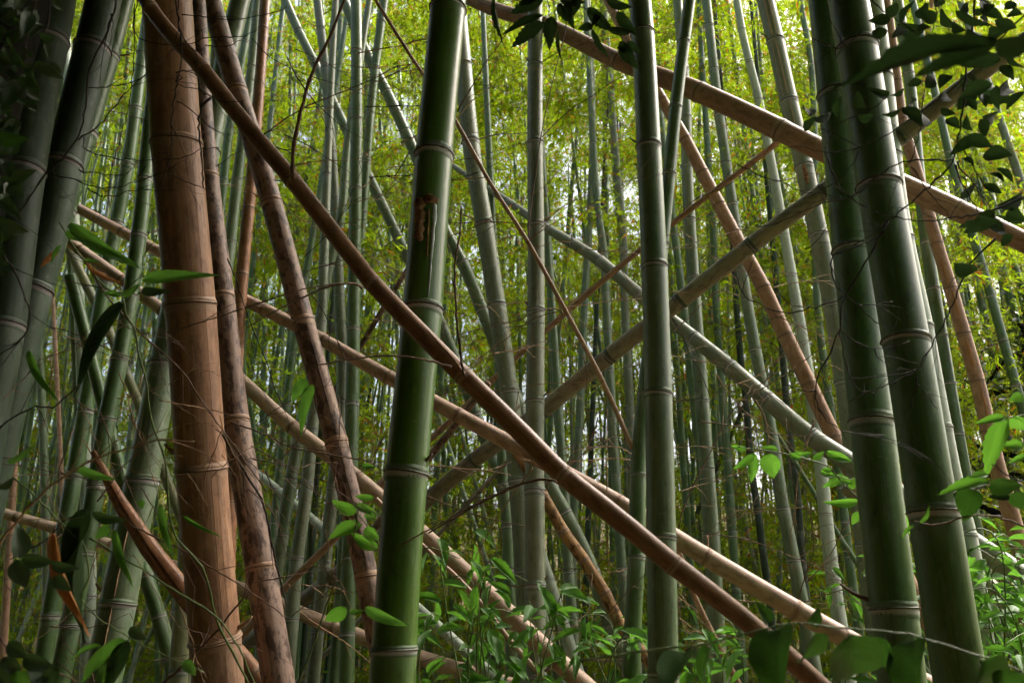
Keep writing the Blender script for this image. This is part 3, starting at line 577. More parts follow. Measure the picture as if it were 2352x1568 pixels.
# left background
culm('green leaning culm crossing behind the two slim culms at far left', 'yellowgreen', [(118, 480), (150, 552), (202, 661), (245, 748), (288, 852), (320, 930), (360, 1040)], (20, 22), z=(5.6, 5.1), nodes=[595, 661, 748, 852, 960], ext=(1.0, 3.0))
culm('pale whitish culm standing at far left behind the slim green culms', 'pale', [(172, 540), (178, 640), (187, 800), (192, 950), (198, 1150), (206, 1330), (200, 1500), (198, 1568)], (24, 30), Y=5.2, nodes=[660, 790, 920, 1060, 1200, 1370, 1476], ext=(6, 1.2))
culm('curved green culm under the broken stump piece, lower left', 'green', [(300, 1180), (331, 1310), (365, 1414), (390, 1508), (405, 1568)], (30, 36), z=(4.2, 4.0), nodes=[1230, 1320, 1414, 1510], ext=(1.4, 1.3))
culm('bright green culm base between cracked culm and thickest brown culm', 'yellowgreen', [(432, 1180), (420, 1395), (412, 1500), (408, 1568)], (34, 42), Y=4.0, nodes=[1230, 1397, 1540], ext=(6, 1.3))
culm('thin dead brown culm near the left edge', 'pink', [(40, 900), (33, 1060), (22, 1250), (10, 1450)], (15, 17), Y=6.0, nodes=[980, 1060, 1140, 1230, 1330], ext=(5, 2))
culm('thin upright tan culm at far left background', 'pink', [(122, 700), (130, 850), (137, 1000), (144, 1180), (150, 1400)], (10, 12), Y=8.0, nodes=[780, 850, 925, 1000, 1090], ext=(5, 3))
culm('thin grey-green culm at far left behind the shadowed culms', 'teal', [(84, 700), (93, 860), (99, 1000), (104, 1150), (108, 1400)], (17, 20), Y=6.6, nodes=[760, 870, 970, 1075, 1190], ext=(6, 2.5))
# right of centre background
culm('dark green culm in the background right of the straight pale culm', 'teal', [(1350, 0), (1358, 150), (1361, 324), (1352, 540), (1342, 700), (1330, 985), (1319, 1150), (1312, 1400)], (13, 22), Y=7.0, nodes=[80, 180, 270, 370, 470, 570, 670, 790, 890, 985, 1090, 1200], tw=.6)
culm('slim green culm behind the crossing of the two poles', 'teal', [(1356, 200), (1362, 330), (1372, 470), (1387, 582), (1391, 672), (1398, 805), (1408, 985), (1428, 1303), (1444, 1568)], (15, 25), Y=6.6, nodes=[330, 420, 505, 582, 672, 760, 850, 960, 1090, 1200, 1303, 1420], tw=.6)
culm('slim weathered culm just left of the thick bluish green culm', 'grey', [(1384, -10), (1398, 144), (1408, 277), (1419, 414), (1429, 517), (1437, 744), (1447, 938), (1452, 1100), (1456, 1300)], (15, 22), Y=7.2, nodes=[60, 144, 210, 277, 350, 414, 486, 570, 650, 744, 841, 938, 1040], tw=.6)
culm('green culm behind the right side of the straight pale culm', 'teal', [(1248, 420), (1264, 654), (1269, 787), (1276, 900), (1289, 1040), (1298, 1170), (1310, 1400)], (18, 22), Y=6.6, nodes=[520, 654, 787, 890, 1000, 1110], ext=(6, 2.2))
culm('dim green culm between the thick bluish culm and the blue-grey one', 'green', [(1528, 360), (1550, 540), (1560, 620), (1572, 720), (1590, 880), (1605, 1020)], (16, 21), Y=6.8, nodes=[450, 540, 620, 710, 800], ext=(6, 3.5))
culm('slim green culm right of the blue-grey culm', 'green', [(1605, 0), (1612, 140), (1620, 260), (1637, 517), (1648, 762), (1671, 1057), (1682, 1220), (1700, 1476), (1706, 1568)], (12, 22), Y=7.4, nodes=[60, 150, 230, 310, 400, 500, 595, 690, 762, 906, 1057, 1137, 1220, 1350, 1476], tw=.6)
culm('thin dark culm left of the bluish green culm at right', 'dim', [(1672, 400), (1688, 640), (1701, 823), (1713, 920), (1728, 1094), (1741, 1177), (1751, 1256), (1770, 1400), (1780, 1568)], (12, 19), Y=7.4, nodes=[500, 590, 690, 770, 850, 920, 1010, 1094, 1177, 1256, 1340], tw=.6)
culm('thin green culm between the pink-striped culm and the front pair', 'green', [(1838, 0), (1862, 144), (1873, 400), (1882, 751), (1902, 898), (1932, 1120), (1950, 1278), (1975, 1470), (1985, 1568)], (13, 22), Y=6.8, nodes=[70, 150, 230, 320, 420, 530, 650, 751, 898, 1010, 1120, 1198, 1278, 1360])
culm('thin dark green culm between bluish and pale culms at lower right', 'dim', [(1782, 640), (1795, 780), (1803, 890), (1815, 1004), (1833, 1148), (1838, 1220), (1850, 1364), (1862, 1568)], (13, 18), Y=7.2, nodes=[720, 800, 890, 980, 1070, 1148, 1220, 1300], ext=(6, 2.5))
culm('green culm base left of the straight pale culm at bottom', 'green', [(1148, 900), (1158, 1130), (1165, 1207), (1168, 1308), (1172, 1400), (1178, 1568)], (22, 30), Y=5.9, nodes=[1010, 1110, 1207, 1308, 1410], ext=(6, 2))
culm('green culm base beside the orange speckled culm', 'teal', [(1290, 1040), (1300, 1180), (1306, 1312), (1314, 1420), (1322, 1568)], (21, 27), Y=6.1, nodes=[1100, 1205, 1312, 1420], ext=(6, 2))
culm('pale leaning culm base behind the shrub at bottom centre', 'pale', [(1210, 1170), (1255, 1312), (1309, 1483), (1335, 1568)], (24, 30), z=(5.5, 5.2), nodes=[1240, 1330, 1420], ext=(.25, 1.6))

# ------------------------------------------------------------------ far culms (a few shared stems, copied)
FR = random.Random(11)
def far_stem(k):
    rr = random.Random(100 + k); H = 13.0; r = 1.0; pts = []
    bx, by = rr.uniform(-.35, .35), rr.uniform(-.35, .35)
    V = []; Fc = []; U = []; bel = []; n = 7; rows = []
    s = 0.0; zs = []
    while s < H:
        L = .30 + .12 * min(1, s / 4); zs += [(s, 1.0, 0), (s + .012, 1.13, 0), (s + .03, 1.0, 1), (s + L * .5, .985, 1)]; s += L
    for (zz, k2, q) in zs:
        t = zz / H; rad = (1 - .6 * t ** 1.5) * k2
        for j in range(n):
            a = 2 * math.pi * j / n; V.append((bx * t * t + math.cos(a) * rad * .042, by * t * t + math.sin(a) * rad * .042, zz)); U.append((j / n * .26, zz)); bel.append(5.0 if q else 0.0)
    for i in range(len(zs) - 1):
        for j in range(n):
            a = i * n + j; c = i * n + (j + 1) % n; Fc.append((a, c, c + n, a + n))
    return V, Fc, U, bel
FAR = {}
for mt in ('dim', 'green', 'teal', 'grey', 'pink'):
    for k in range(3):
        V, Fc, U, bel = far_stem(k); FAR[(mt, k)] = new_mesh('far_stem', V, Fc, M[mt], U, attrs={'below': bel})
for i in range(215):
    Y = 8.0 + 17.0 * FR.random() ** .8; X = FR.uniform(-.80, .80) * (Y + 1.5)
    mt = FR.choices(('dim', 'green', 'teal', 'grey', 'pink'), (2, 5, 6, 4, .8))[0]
    o = link('far_bamboo_culm', FAR[(mt, FR.randrange(3))])
    o.location = (X, Y, ground_z(X, Y) - .1)
    s = FR.uniform(.55, 1.15); o.scale = (s, s, FR.uniform(.8, 1.1))
    lean = abs(FR.gauss(0, .07)) if FR.random() < .85 else FR.uniform(.2, .55)
    az = FR.uniform(0, 6.283); o.rotation_euler = (Matrix.Rotation(lean, 3, Vector((math.cos(az), math.sin(az), 0))) @ Matrix.Rotation(FR.uniform(0, 6.28), 3, 'Z')).to_euler()
    tag(o, 'slender far-off bamboo culm standing deep in the leafy grove', 'bamboo', 'far-off culms deep in the grove')

# beyond the three hundred: the thin stems that close the view, one mass
V, Fc, U, bel = [], [], [], []
for i in range(380):
    Y = FR.uniform(10.5, 29); X = FR.uniform(-.78, .78) * (Y + 1); r = FR.uniform(.018, .045); z0 = ground_z(X, Y) - .1; lx, ly = FR.gauss(0, .07), FR.gauss(0, .07); z = 0.0; k0 = len(V); rows = 0
    while z < 12:
        for dz, kk in ((0, 1.0), (.02, 1.25), (.05, 1.0)):
            for j in range(5):
                a = 1.2566 * j; V.append((X + lx * (z + dz) + math.cos(a) * r * kk, Y + ly * (z + dz) + math.sin(a) * r * kk, z0 + z + dz)); U.append((a * r, z + i)); bel.append(0.0 if kk > 1 else 5.0)
            rows += 1
        z += FR.uniform(.35, .5)
    for q in range(rows - 1):
        for j in range(5): Fc.append((k0 + q * 5 + j, k0 + q * 5 + (j + 1) % 5, k0 + q * 5 + 5 + (j + 1) % 5, k0 + q * 5 + 5 + j))
tag(link('distant_bamboo_stand', new_mesh('distant_bamboo_stand', V, Fc, M['green'], U, attrs={'below': bel})), 'mass of thin distant bamboo stems closing the view', 'bamboo stand', None, 'stuff')

# ------------------------------------------------------------------ bamboo foliage: sprays instanced through the grove
def spray(seed, nl=175, L=.85, leaf=.108, mat='bamboo_leaf', droop=.5, fan=5, lw=.145):
    rr = random.Random(seed); V = []; Fc = []; U = []; T = []
    def rv(s=1): return Vector((rr.uniform(-s, s), rr.uniform(-s, s), rr.uniform(-s, s)))
    def twig(a, b_, r):
        t = (b_ - a).normalized(); e1 = t.cross(Vector((.3, .2, .9))).normalized(); e2 = t.cross(e1); k = len(V)
        for p in (a, b_):
            for j in range(3):
                an = 2.094 * j; V.append(p + (e1 * math.cos(an) + e2 * math.sin(an)) * r); U.append((0, 0)); T.append(.5)
        for j in range(3): Fc.append((k + j, k + (j + 1) % 3, k + 3 + (j + 1) % 3, k + 3 + j)); MI.append(1)
    def blade(p, d, l, w, tint):
        x = d.cross(Vector((0, 0, 1)) + rv(.7)).normalized(); z = x.cross(d); k = len(V)
        q = p + d * l * .08
        pts = [(q, 0), (p + d * l * .36 + x * w * .5, .4), (p + d * l * .42 + z * w * -.12, .4), (p + d * l * .36 - x * w * .5, .4), (p + d * l - Vector((0, 0, l * .14)), 1)]
        for a, t in pts: V.append(a); U.append((0, t)); T.append(tint)
        Fc.extend([(k, k + 1, k + 2), (k, k + 2, k + 3), (k + 1, k + 4, k + 2), (k + 2, k + 4, k + 3)]); MI.extend([0] * 4)
    MI = []
    main = [Vector((0, 0, 0))]; d = Vector((1, 0, .25)).normalized()
    for i in range(6):
        d = (d + rv(.22) + Vector((0, 0, -.08 * droop * i / 3))).normalized(); main.append(main[-1] + d * L / 6)
    for a, b_ in zip(main, main[1:]): twig(a, b_, .0022)
    count = 0
    while count < nl:
        i = rr.randrange(1, 7); p = main[i]; dd = ((main[i] - main[i - 1]).normalized() + rv(.9)).normalized()
        e = p + dd * rr.uniform(.06, .30); twig(p, e, .0012)
        dead_fan = rr.random()
        for k in range(rr.randint(2, fan + 1)):
            ld = (dd + rv(.75) + Vector((0, 0, -droop))).normalized(); blade(e, ld, leaf * rr.uniform(.6, 1.25), leaf * lw * rr.uniform(.8, 1.2), rr.random()); count += 1
    me = new_mesh('foliage_spray', V, Fc, M[mat], U, smooth=False, attrs={'tint': T})
    me.materials.append(M['twig']); me.polygons.foreach_set('material_index', MI)
    return me

def scatter(name, label, cat, meshes, pts, rots, scales, kind='stuff'):
    """one object: a point mesh that carries the sprays through geometry nodes"""
    coll = bpy.data.collections.new(name + '_sprays')
    for me in meshes: coll.objects.link(bpy.data.objects.new('spray', me))
    me = bpy.data.meshes.new(name); me.from_pydata(pts, [], [])
    a = me.attributes.new('rot', 'FLOAT_VECTOR', 'POINT'); a.data.foreach_set('vector', np.asarray(rots, dtype=np.float32).ravel())
    a = me.attributes.new('scl', 'FLOAT', 'POINT'); a.data.foreach_set('value', np.asarray(scales, dtype=np.float32))
    o = link(name, me); tag(o, label, cat, None, kind)
    g = bpy.data.node_groups.new(name + '_nodes', 'GeometryNodeTree')
    g.interface.new_socket('Geometry', in_out='INPUT', socket_type='NodeSocketGeometry'); g.interface.new_socket('Geometry', in_out='OUTPUT', socket_type='NodeSocketGeometry')
    gi = g.nodes.new('NodeGroupInput'); go = g.nodes.new('NodeGroupOutput')
    ci = g.nodes.new('GeometryNodeCollectionInfo'); ci.inputs['Collection'].default_value = coll; ci.inputs['Separate Children'].default_value = True; ci.inputs['Reset Children'].default_value = True
    ip = g.nodes.new('GeometryNodeInstanceOnPoints'); ip.inputs['Pick Instance'].default_value = True
    ra = g.nodes.new('GeometryNodeInputNamedAttribute'); ra.data_type = 'FLOAT_VECTOR'; ra.inputs['Name'].default_value = 'rot'
    sa = g.nodes.new('GeometryNodeInputNamedAttribute'); sa.data_type = 'FLOAT'; sa.inputs['Name'].default_value = 'scl'
    er = g.nodes.new('FunctionNodeEulerToRotation'); rv = g.nodes.new('FunctionNodeRandomValue'); rv.data_type = 'INT'
    rv.inputs['Min'].default_value = 0; rv.inputs['Max'].default_value = len(meshes) - 1
    for s in rv.inputs:
        if s.name == 'Min' and s.type == 'INT': s.default_value = 0
        if s.name == 'Max' and s.type == 'INT': s.default_value = len(meshes) - 1
    lk = g.links.new
    lk(gi.outputs[0], ip.inputs['Points']); lk(ci.outputs[0], ip.inputs['Instance']); lk(ra.outputs['Attribute'], er.inputs[0]); lk(er.outputs[0], ip.inputs['Rotation'])
    lk(sa.outputs['Attribute'], ip.inputs['Scale']); lk([s for s in rv.outputs if s.type == 'INT'][0], ip.inputs['Instance Index']); lk(ip.outputs[0], go.inputs[0])
    md = o.modifiers.new('sprays', 'NODES'); md.node_group = g
    return o

SPR = [spray(s) for s in range(7)]
GR = random.Random(21)
def gap(x, y, z):
    return .75 * noise.noise(Vector((x * .3, y * .2 + 3, z * .35))) + .6 * noise.noise(Vector((x * .8, y * .6, z * .8)))
pts = []; rots = []; scl = []
BEAM = Vector((.35, 3.3, .9))            # a gap in the leaves lets light down on the shrubs
def put(x, y, z, s):
    q = Vector((x, y, z)) - BEAM; d = q - sdir * q.dot(sdir)
    if d.length < .55: return
    pts.append((x, y, z)); rots.append((GR.uniform(-.5, .5), GR.uniform(-.5, .6), GR.uniform(0, 6.283))); scl.append(s)
# the wall of leaves in front of the camera
def fill(n, y0, y1, zf, g0, s0, s1, wide=.84):
    k = 0
    while k < n:
        y = GR.uniform(y0, y1); x = GR.uniform(-wide, wide) * (y + 1.5); z = zf(x, y)
        if y < 8.5 and z < 2.6: continue
        el = (z - 1.5) / y
        if gap(x, y, z) < g0 - .06 * (el > .45) - .12 * (el < .2): continue
        put(x, y, z, GR.uniform(s0, s1)); k += 1
fill(140, 5.4, 6.8, lambda x, y: GR.uniform(2.8, 9), -.3, .6, .9)
fill(3400, 6.8, 13.0, lambda x, y: .5 + GR.random() ** .85 * (y * 1.05 + 2.0), .05, .7, 1.15)
fill(5000, 13.0, 22.0, lambda x, y: ground_z(x, y) + .2 + GR.random() * (y * .98), -.05, 1.0, 1.6)
fill(4700, 22.0, 36.0, lambda x, y: ground_z(x, y) + .1 + GR.random() ** 1.1 * (y * .98), -.15, 1.8, 2.7)
# unseen leaves overhead, to the sides and behind, added to shade the front
k = 0
pts2, rots2, scl2 = [], [], []
while k < 3500:
    x = GR.uniform(-7.5, 6.5); y = GR.uniform(-5, 5.0); z = GR.uniform(0.2, 8.2)
    over = y < 2.0 and -7 < x < 3.0 and z > 4.3 + max(0, y - .4) * 1.25           # over the camera
    left = x < -(2.6 + max(0, y) * .92)                                           # left flank
    back = y < -2.4 and x < 3.2
    right = x > 3.4 + max(0, y) * .95 and z < 3.5
    sun_block = 0 < x < 3.0 and 2 <= y < 4 and z > 3.4 + 1.05 * y  # leaf patch added above the view to block sun on the front poles
    if not (over or left or back or right or sun_block): continue
    q = Vector((x, y, z)) - BEAM; d = q - sdir * q.dot(sdir)
    if d.length < 1.0: continue
    pts2.append((x, y, z)); rots2.append((GR.uniform(-.5, .5), GR.uniform(-.5, .6), GR.uniform(0, 6.283))); scl2.append(GR.uniform(1.0, 1.4)); k += 1
scatter('bamboo_foliage', 'yellow-green bamboo leaves massed through the grove behind the culms', 'foliage', SPR, pts, rots, scl)
scatter('shade_canopy', 'unseen bamboo leaf canopy added overhead and around the grove to shade its front', 'foliage', [spray(40 + s, 130, 1.1, .26, fan=5, lw=.2) for s in range(4)], pts2, rots2, scl2)

# ------------------------------------------------------------------ marks on single culms
def patch(root, path, y0, y1, f, mat, name, lift=.0015, seed=0, rough=.25, n=26, thick=.0):
    """a torn or stained flake of skin lying on the culm, between photograph rows y0 and y1; f(t) -> (angle from, angle to)"""
    s = []
    px = [proj(p) for p in path.p]
    for yv in (y0, y1):
        for i in range(len(px) - 1):
            if (px[i][1] - yv) * (px[i + 1][1] - yv) <= 0 and px[i][2] > .2:
                s.append(path.s[i] + (path.s[i + 1] - path.s[i]) * (yv - px[i][1]) / ((px[i + 1][1] - px[i][1]) or 1)); break
    if len(s) < 2: return
    V = []; Fc = []; k = 5
    for i in range(n + 1):
        t = i / n; a0, a1 = f(t); p, r, tn, e1, e2 = path.frame(s[0] + (s[1] - s[0]) * t)
        e0 = rough * noise.noise(Vector((t * 9, seed, 1))); e3 = rough * noise.noise(Vector((t * 11, seed, 7)))
        mid = (a0 + a1) / 2; hw = (a1 - a0) / 2
        for j in range(k + 1):
            u = j / k * 2 - 1; a = mid + hw * u * (1 + (e0 if u < 0 else e3) * 2) * (1 if 0 < i < n else .15)
            h = r * 1.012 + lift * (1 - .8 * u * u) * (.6 + 1.6 * abs(noise.noise(Vector((t * 14, u * 3, seed))))) - (.004 if abs(u) == 1 or i in (0, n) else 0)
            V.append(p + (e1 * math.cos(a) + e2 * math.sin(a)) * h - root.location)
    for i in range(n):
        for j in range(k):
            a = i * (k + 1) + j; Fc.append((a, a + 1, a + k + 2, a + k + 1))
    return link(name, new_mesh(name, V, Fc, M[mat], [(0, 0)] * len(V)), root)
tri = lambda t: math.sin(math.pi * min(1, max(0, t))) ** .6
patch(rootA, pathA, 474, 575, lambda t: (.25 - .05 * t, 1.0 - .35 * t), 'wound', 'torn_wound', .009, 1, .5)['label'] = 'torn brown wound with ragged edge'
patch(rootA, pathA, 470, 489, lambda t: (-.45 * tri(t), .35), 'sheath', 'torn_wound', .008, 2, .6)
patch(rootA, pathA, 500, 610, lambda t: (-.02 - .05 * t, .12 - .10 * t), 'wound', 'scar_line', .003, 3, .2)
patch(rootA, pathA, 485, 705, lambda t: (-.42 + .16 * t, -.10 - .10 * t), 'resin', 'resin_streak', .002, 4, .3)['label'] = 'white dried sap streak'
rS, pS = CULMS['S']
for q, (a, y0, y1, wd) in enumerate(((-.35, 0, 93, .10), (.15, 0, 93, .16), (-.05, 97, 230, .12), (.45, 97, 232, .06), (-.1, 236, 300, .07))):
    patch(rS, pS, y0, y1, lambda t, a=a, wd=wd: (a - wd, a + wd), 'stripe' if 'stripe' in M else 'twig_tan', 'stripe', .0006, 10 + q, .12)
patch(rS, pS, 386, 432, lambda t: (-.1 - .2 * tri(t), .1 + .2 * tri(t)), 'wound', 'torn_flake', .005, 20, .3)
for key, rows in (('dead pinkish tan culm with peeling orange skin at the right', ((.1, 600, 655, .25), (-.15, 668, 730, .3), (-.1, 775, 850, .35), (-.3, 880, 960, .22), (.2, 500, 552, .2))),):
    r_, p_ = CULMS[key]
    for q, (a, y0, y1, wd) in enumerate(rows):
        patch(r_, p_, y0, y1, lambda t, a=a, wd=wd: (a - wd * tri(t), a + wd * tri(t)), 'peel', 'peeling_skin', .002, 30 + q, .5)
r_, p_ = CULMS['dark green culm with a black lengthwise crack left of the big brown culm']
for q, (y0, y1) in enumerate(((1180, 1375), (1395, 1500))):
    patch(r_, p_, y0, y1, lambda t: (.245 - .02 * tri(t), .31 + .02 * tri(t)), 'twig_tan', 'splinter', .005, 50 + q, .3)

# ------------------------------------------------------------------ side branches that belong to the russet pole
def P_(n, pts, z, dz=0.0):
    k = len(pts) - 1
    return [unproj(*(cr(n, *p) if n else p), z + dz * i / max(1, k)) for i, p in enumerate(pts)]
SEED = [0]
def stem(root, n, pts, z, w0, w1, mat, name='stem', dz=0.0, wob=.0):
    SEED[0] += 1
    P = P_(n, pts, z, dz); r0 = w0 * z / (2 * F); r1 = w1 * (z + dz) / (2 * F); k = len(P) - 1
    return link(name, tube_mesh(name, P, [r0 + (r1 - r0) * i / k for i in range(k + 1)], M[mat], root.location, n=6, wob=wob, seed=SEED[0]), root)
def leaf(root, n, base, tip, wpx, kind, z, dz=0.0, roll=None, name='leaf'):
    b0 = unproj(*cr(n, *base), z); t0 = unproj(*cr(n, *tip), z + dz)
    return place_leaf(root, kind, b0, t0, wpx * .36 * z / F, name=name, roll=roll)
stem(rD1, 2, [(300, 1140), (300, 1000), (320, 850), (370, 640), (430, 450), (530, 250), (600, 80), (630, 0), (660, -90)], 2.06, 9, 5, 'twig', 'branch', -.2, .001)
stem(rD1, 6, [(745, 395), (690, 372), (640, 370), (500, 400), (330, 475), (200, 540), (0, 655)], 1.93, 6, 3, 'twig', 'branch', -.1, .001)
stem(rD1, 6, [(600, 370), (450, 390), (250, 440), (0, 530)], 1.93, 4, 2, 'twig', 'branch', -.1, .001)
stem(rD1, 6, [(1310, 905), (1200, 870), (1110, 850), (900, 830), (700, 850), (420, 895)], 1.80, 6, 3, 'twig', 'branch', -.1, .001)
stem(rD1, 6, [(1400, 965), (1378, 880), (1370, 800), (1345, 580), (1340, 200), (1365, 60), (1370, 0), (1375, -120)], 1.80, 7, 4, 'twig', 'branch', .1, .001)
stem(rD1, 11, [(410, 280), (330, 268), (200, 295), (0, 385), (-160, 470), (-400, 610)], 1.78, 7, 4, 'twig', 'branch', .15, .001)
stem(rD1, 6, [(1395, 960), (1330, 860), (1240, 760), (1160, 670)], 1.84, 8, 4, 'sheath' if 'sheath' in M else 'twig_tan', 'branch', .02)

# ------------------------------------------------------------------ vines and bare twigs (things of their own)
def thing(name, label, cat, stems, leaves=(), z=1.6, group=None):
    n, pts = stems[0][0], stems[0][1]
    root = empty(name, P_(n, pts, stems[0][5] if len(stems[0]) > 5 else z)[0]); tag(root, label, cat, group)
    for s in stems:
        zz = s[5] if len(s) > 5 else z; kf = .72 if s[4] == 'twig_dark' and zz > 1.3 else 1.0
        st = stem(root, s[0], s[1], zz, s[2] * kf, s[3] * kf * .8, s[4], 'stem', s[6] if len(s) > 6 else 0.0, .0022 if s[4] == 'twig_dark' else .0012)
        if s[4] == 'twig_dark' and zz > 1.3:
            PP = P_(s[0], s[1], zz)
            for i in range(1, len(PP) - 1):
                if TW.random() < .45:
                    d = ((PP[i + 1] - PP[i]).normalized() + Vector((TW.uniform(-1, 1), TW.uniform(-.5, .5), TW.uniform(-1, 1))) * .9).normalized()
                    build_twig(root, PP[i], d, TW.uniform(.05, .16), s[3] * kf * .6 * zz / (2 * F), M[s[4]], 1, 'side_shoot').parent = st
    for l in leaves: leaf(root, *l)
    return root
v = 'twig_dark'
thing('tangled_vine', 'dark tangled vine looping over the culms at upper left', 'vine', [
    (1, [(745, -20), (690, 200), (560, 480), (545, 640), (520, 820), (400, 1010), (300, 1100), (200, 1250), (100, 1400), (60, 1568)], 7, 5, v),
    (1, [(880, -20), (850, 120), (880, 240), (950, 270), (1050, 290), (1200, 280), (1290, 250), (1290, 180)], 4, 3, v),
    (1, [(1150, -20), (1130, 120), (1170, 240), (1240, 330), (1290, 330)], 5, 3, v),
    (1, [(1120, 0), (1140, 120), (1160, 320), (1140, 480), (1110, 640), (1095, 800), (1090, 980), (1050, 1120), (1000, 1220)], 5, 4, v),
    (1, [(560, 560), (680, 555), (800, 530), (930, 480), (1020, 400), (1090, 330), (1140, 160)], 4, 3, v),
    (1, [(500, 890), (560, 850), (640, 790), (720, 700), (830, 560), (940, 470)], 5, 3, v),
    (1, [(540, 860), (530, 940), (600, 980), (740, 1010), (900, 1020), (1050, 1020), (1180, 1000), (1260, 960), (1400, 935)], 4, 3, v),
    (1, [(500, 1090), (640, 1110), (800, 1110), (840, 1080), (820, 1060)], 4, 3, v),
    (1, [(330, 1110), (450, 1140), (600, 1190), (720, 1195), (830, 1170), (960, 1130), (1080, 1080), (1130, 1040)], 4, 3, v),
    (1, [(560, 1200), (640, 1250), (760, 1240), (870, 1210), (1000, 1215), (1140, 1210)], 4, 2.5, v),
    (1, [(1120, 460), (1170, 450), (1240, 470), (1300, 600), (1340, 610), (1400, 640), (1560, 645)], 5, 3, v),
    (1, [(1120, 520), (1160, 500), (1130, 480), (1130, 520), (1260, 570), (1340, 610)], 4, 3, v),
    (1, [(1130, 650), (1220, 700), (1300, 780), (1400, 840), (1470, 860)], 4, 2.5, v),
    (1, [(1080, 1110), (1180, 1160), (1290, 1200), (1380, 1265)], 4, 2, v),
    (1, [(700, 90), (720, 160), (680, 330)], 4, 2, v),
    (1, [(860, 30), (850, 420), (830, 640), (760, 900), (700, 1160), (690, 1320)], 3.5, 2.5, v),
    (1, [(340, 1020), (350, 1140), (380, 1260), (440, 1260)], 3, 2, v)], z=1.75)
thing('tangled_vine', 'dark wiry vine stems crossing right of the thickest brown culm, top left', 'vine', [
    (1, [(1160, 90), (1240, 95), (1330, 110), (1450, 130), (1600, 110), (1700, 95), (1829, 50)], 4, 3, v),
    (1, [(1290, 250), (1400, 240), (1500, 240), (1600, 215), (1640, 190)], 4, 3, v),
    (1, [(1310, 290), (1400, 295), (1480, 280), (1560, 235)], 4, 3, v),
    (1, [(1350, 630), (1290, 680), (1270, 760), (1280, 900), (1290, 1050), (1300, 1200)], 9, 5, v),
    (1, [(1380, 1060), (1500, 980), (1560, 940)], 3, 2, v),
    (1, [(1680, 860), (1740, 830), (1829, 780)], 3, 2, v)], z=1.85)
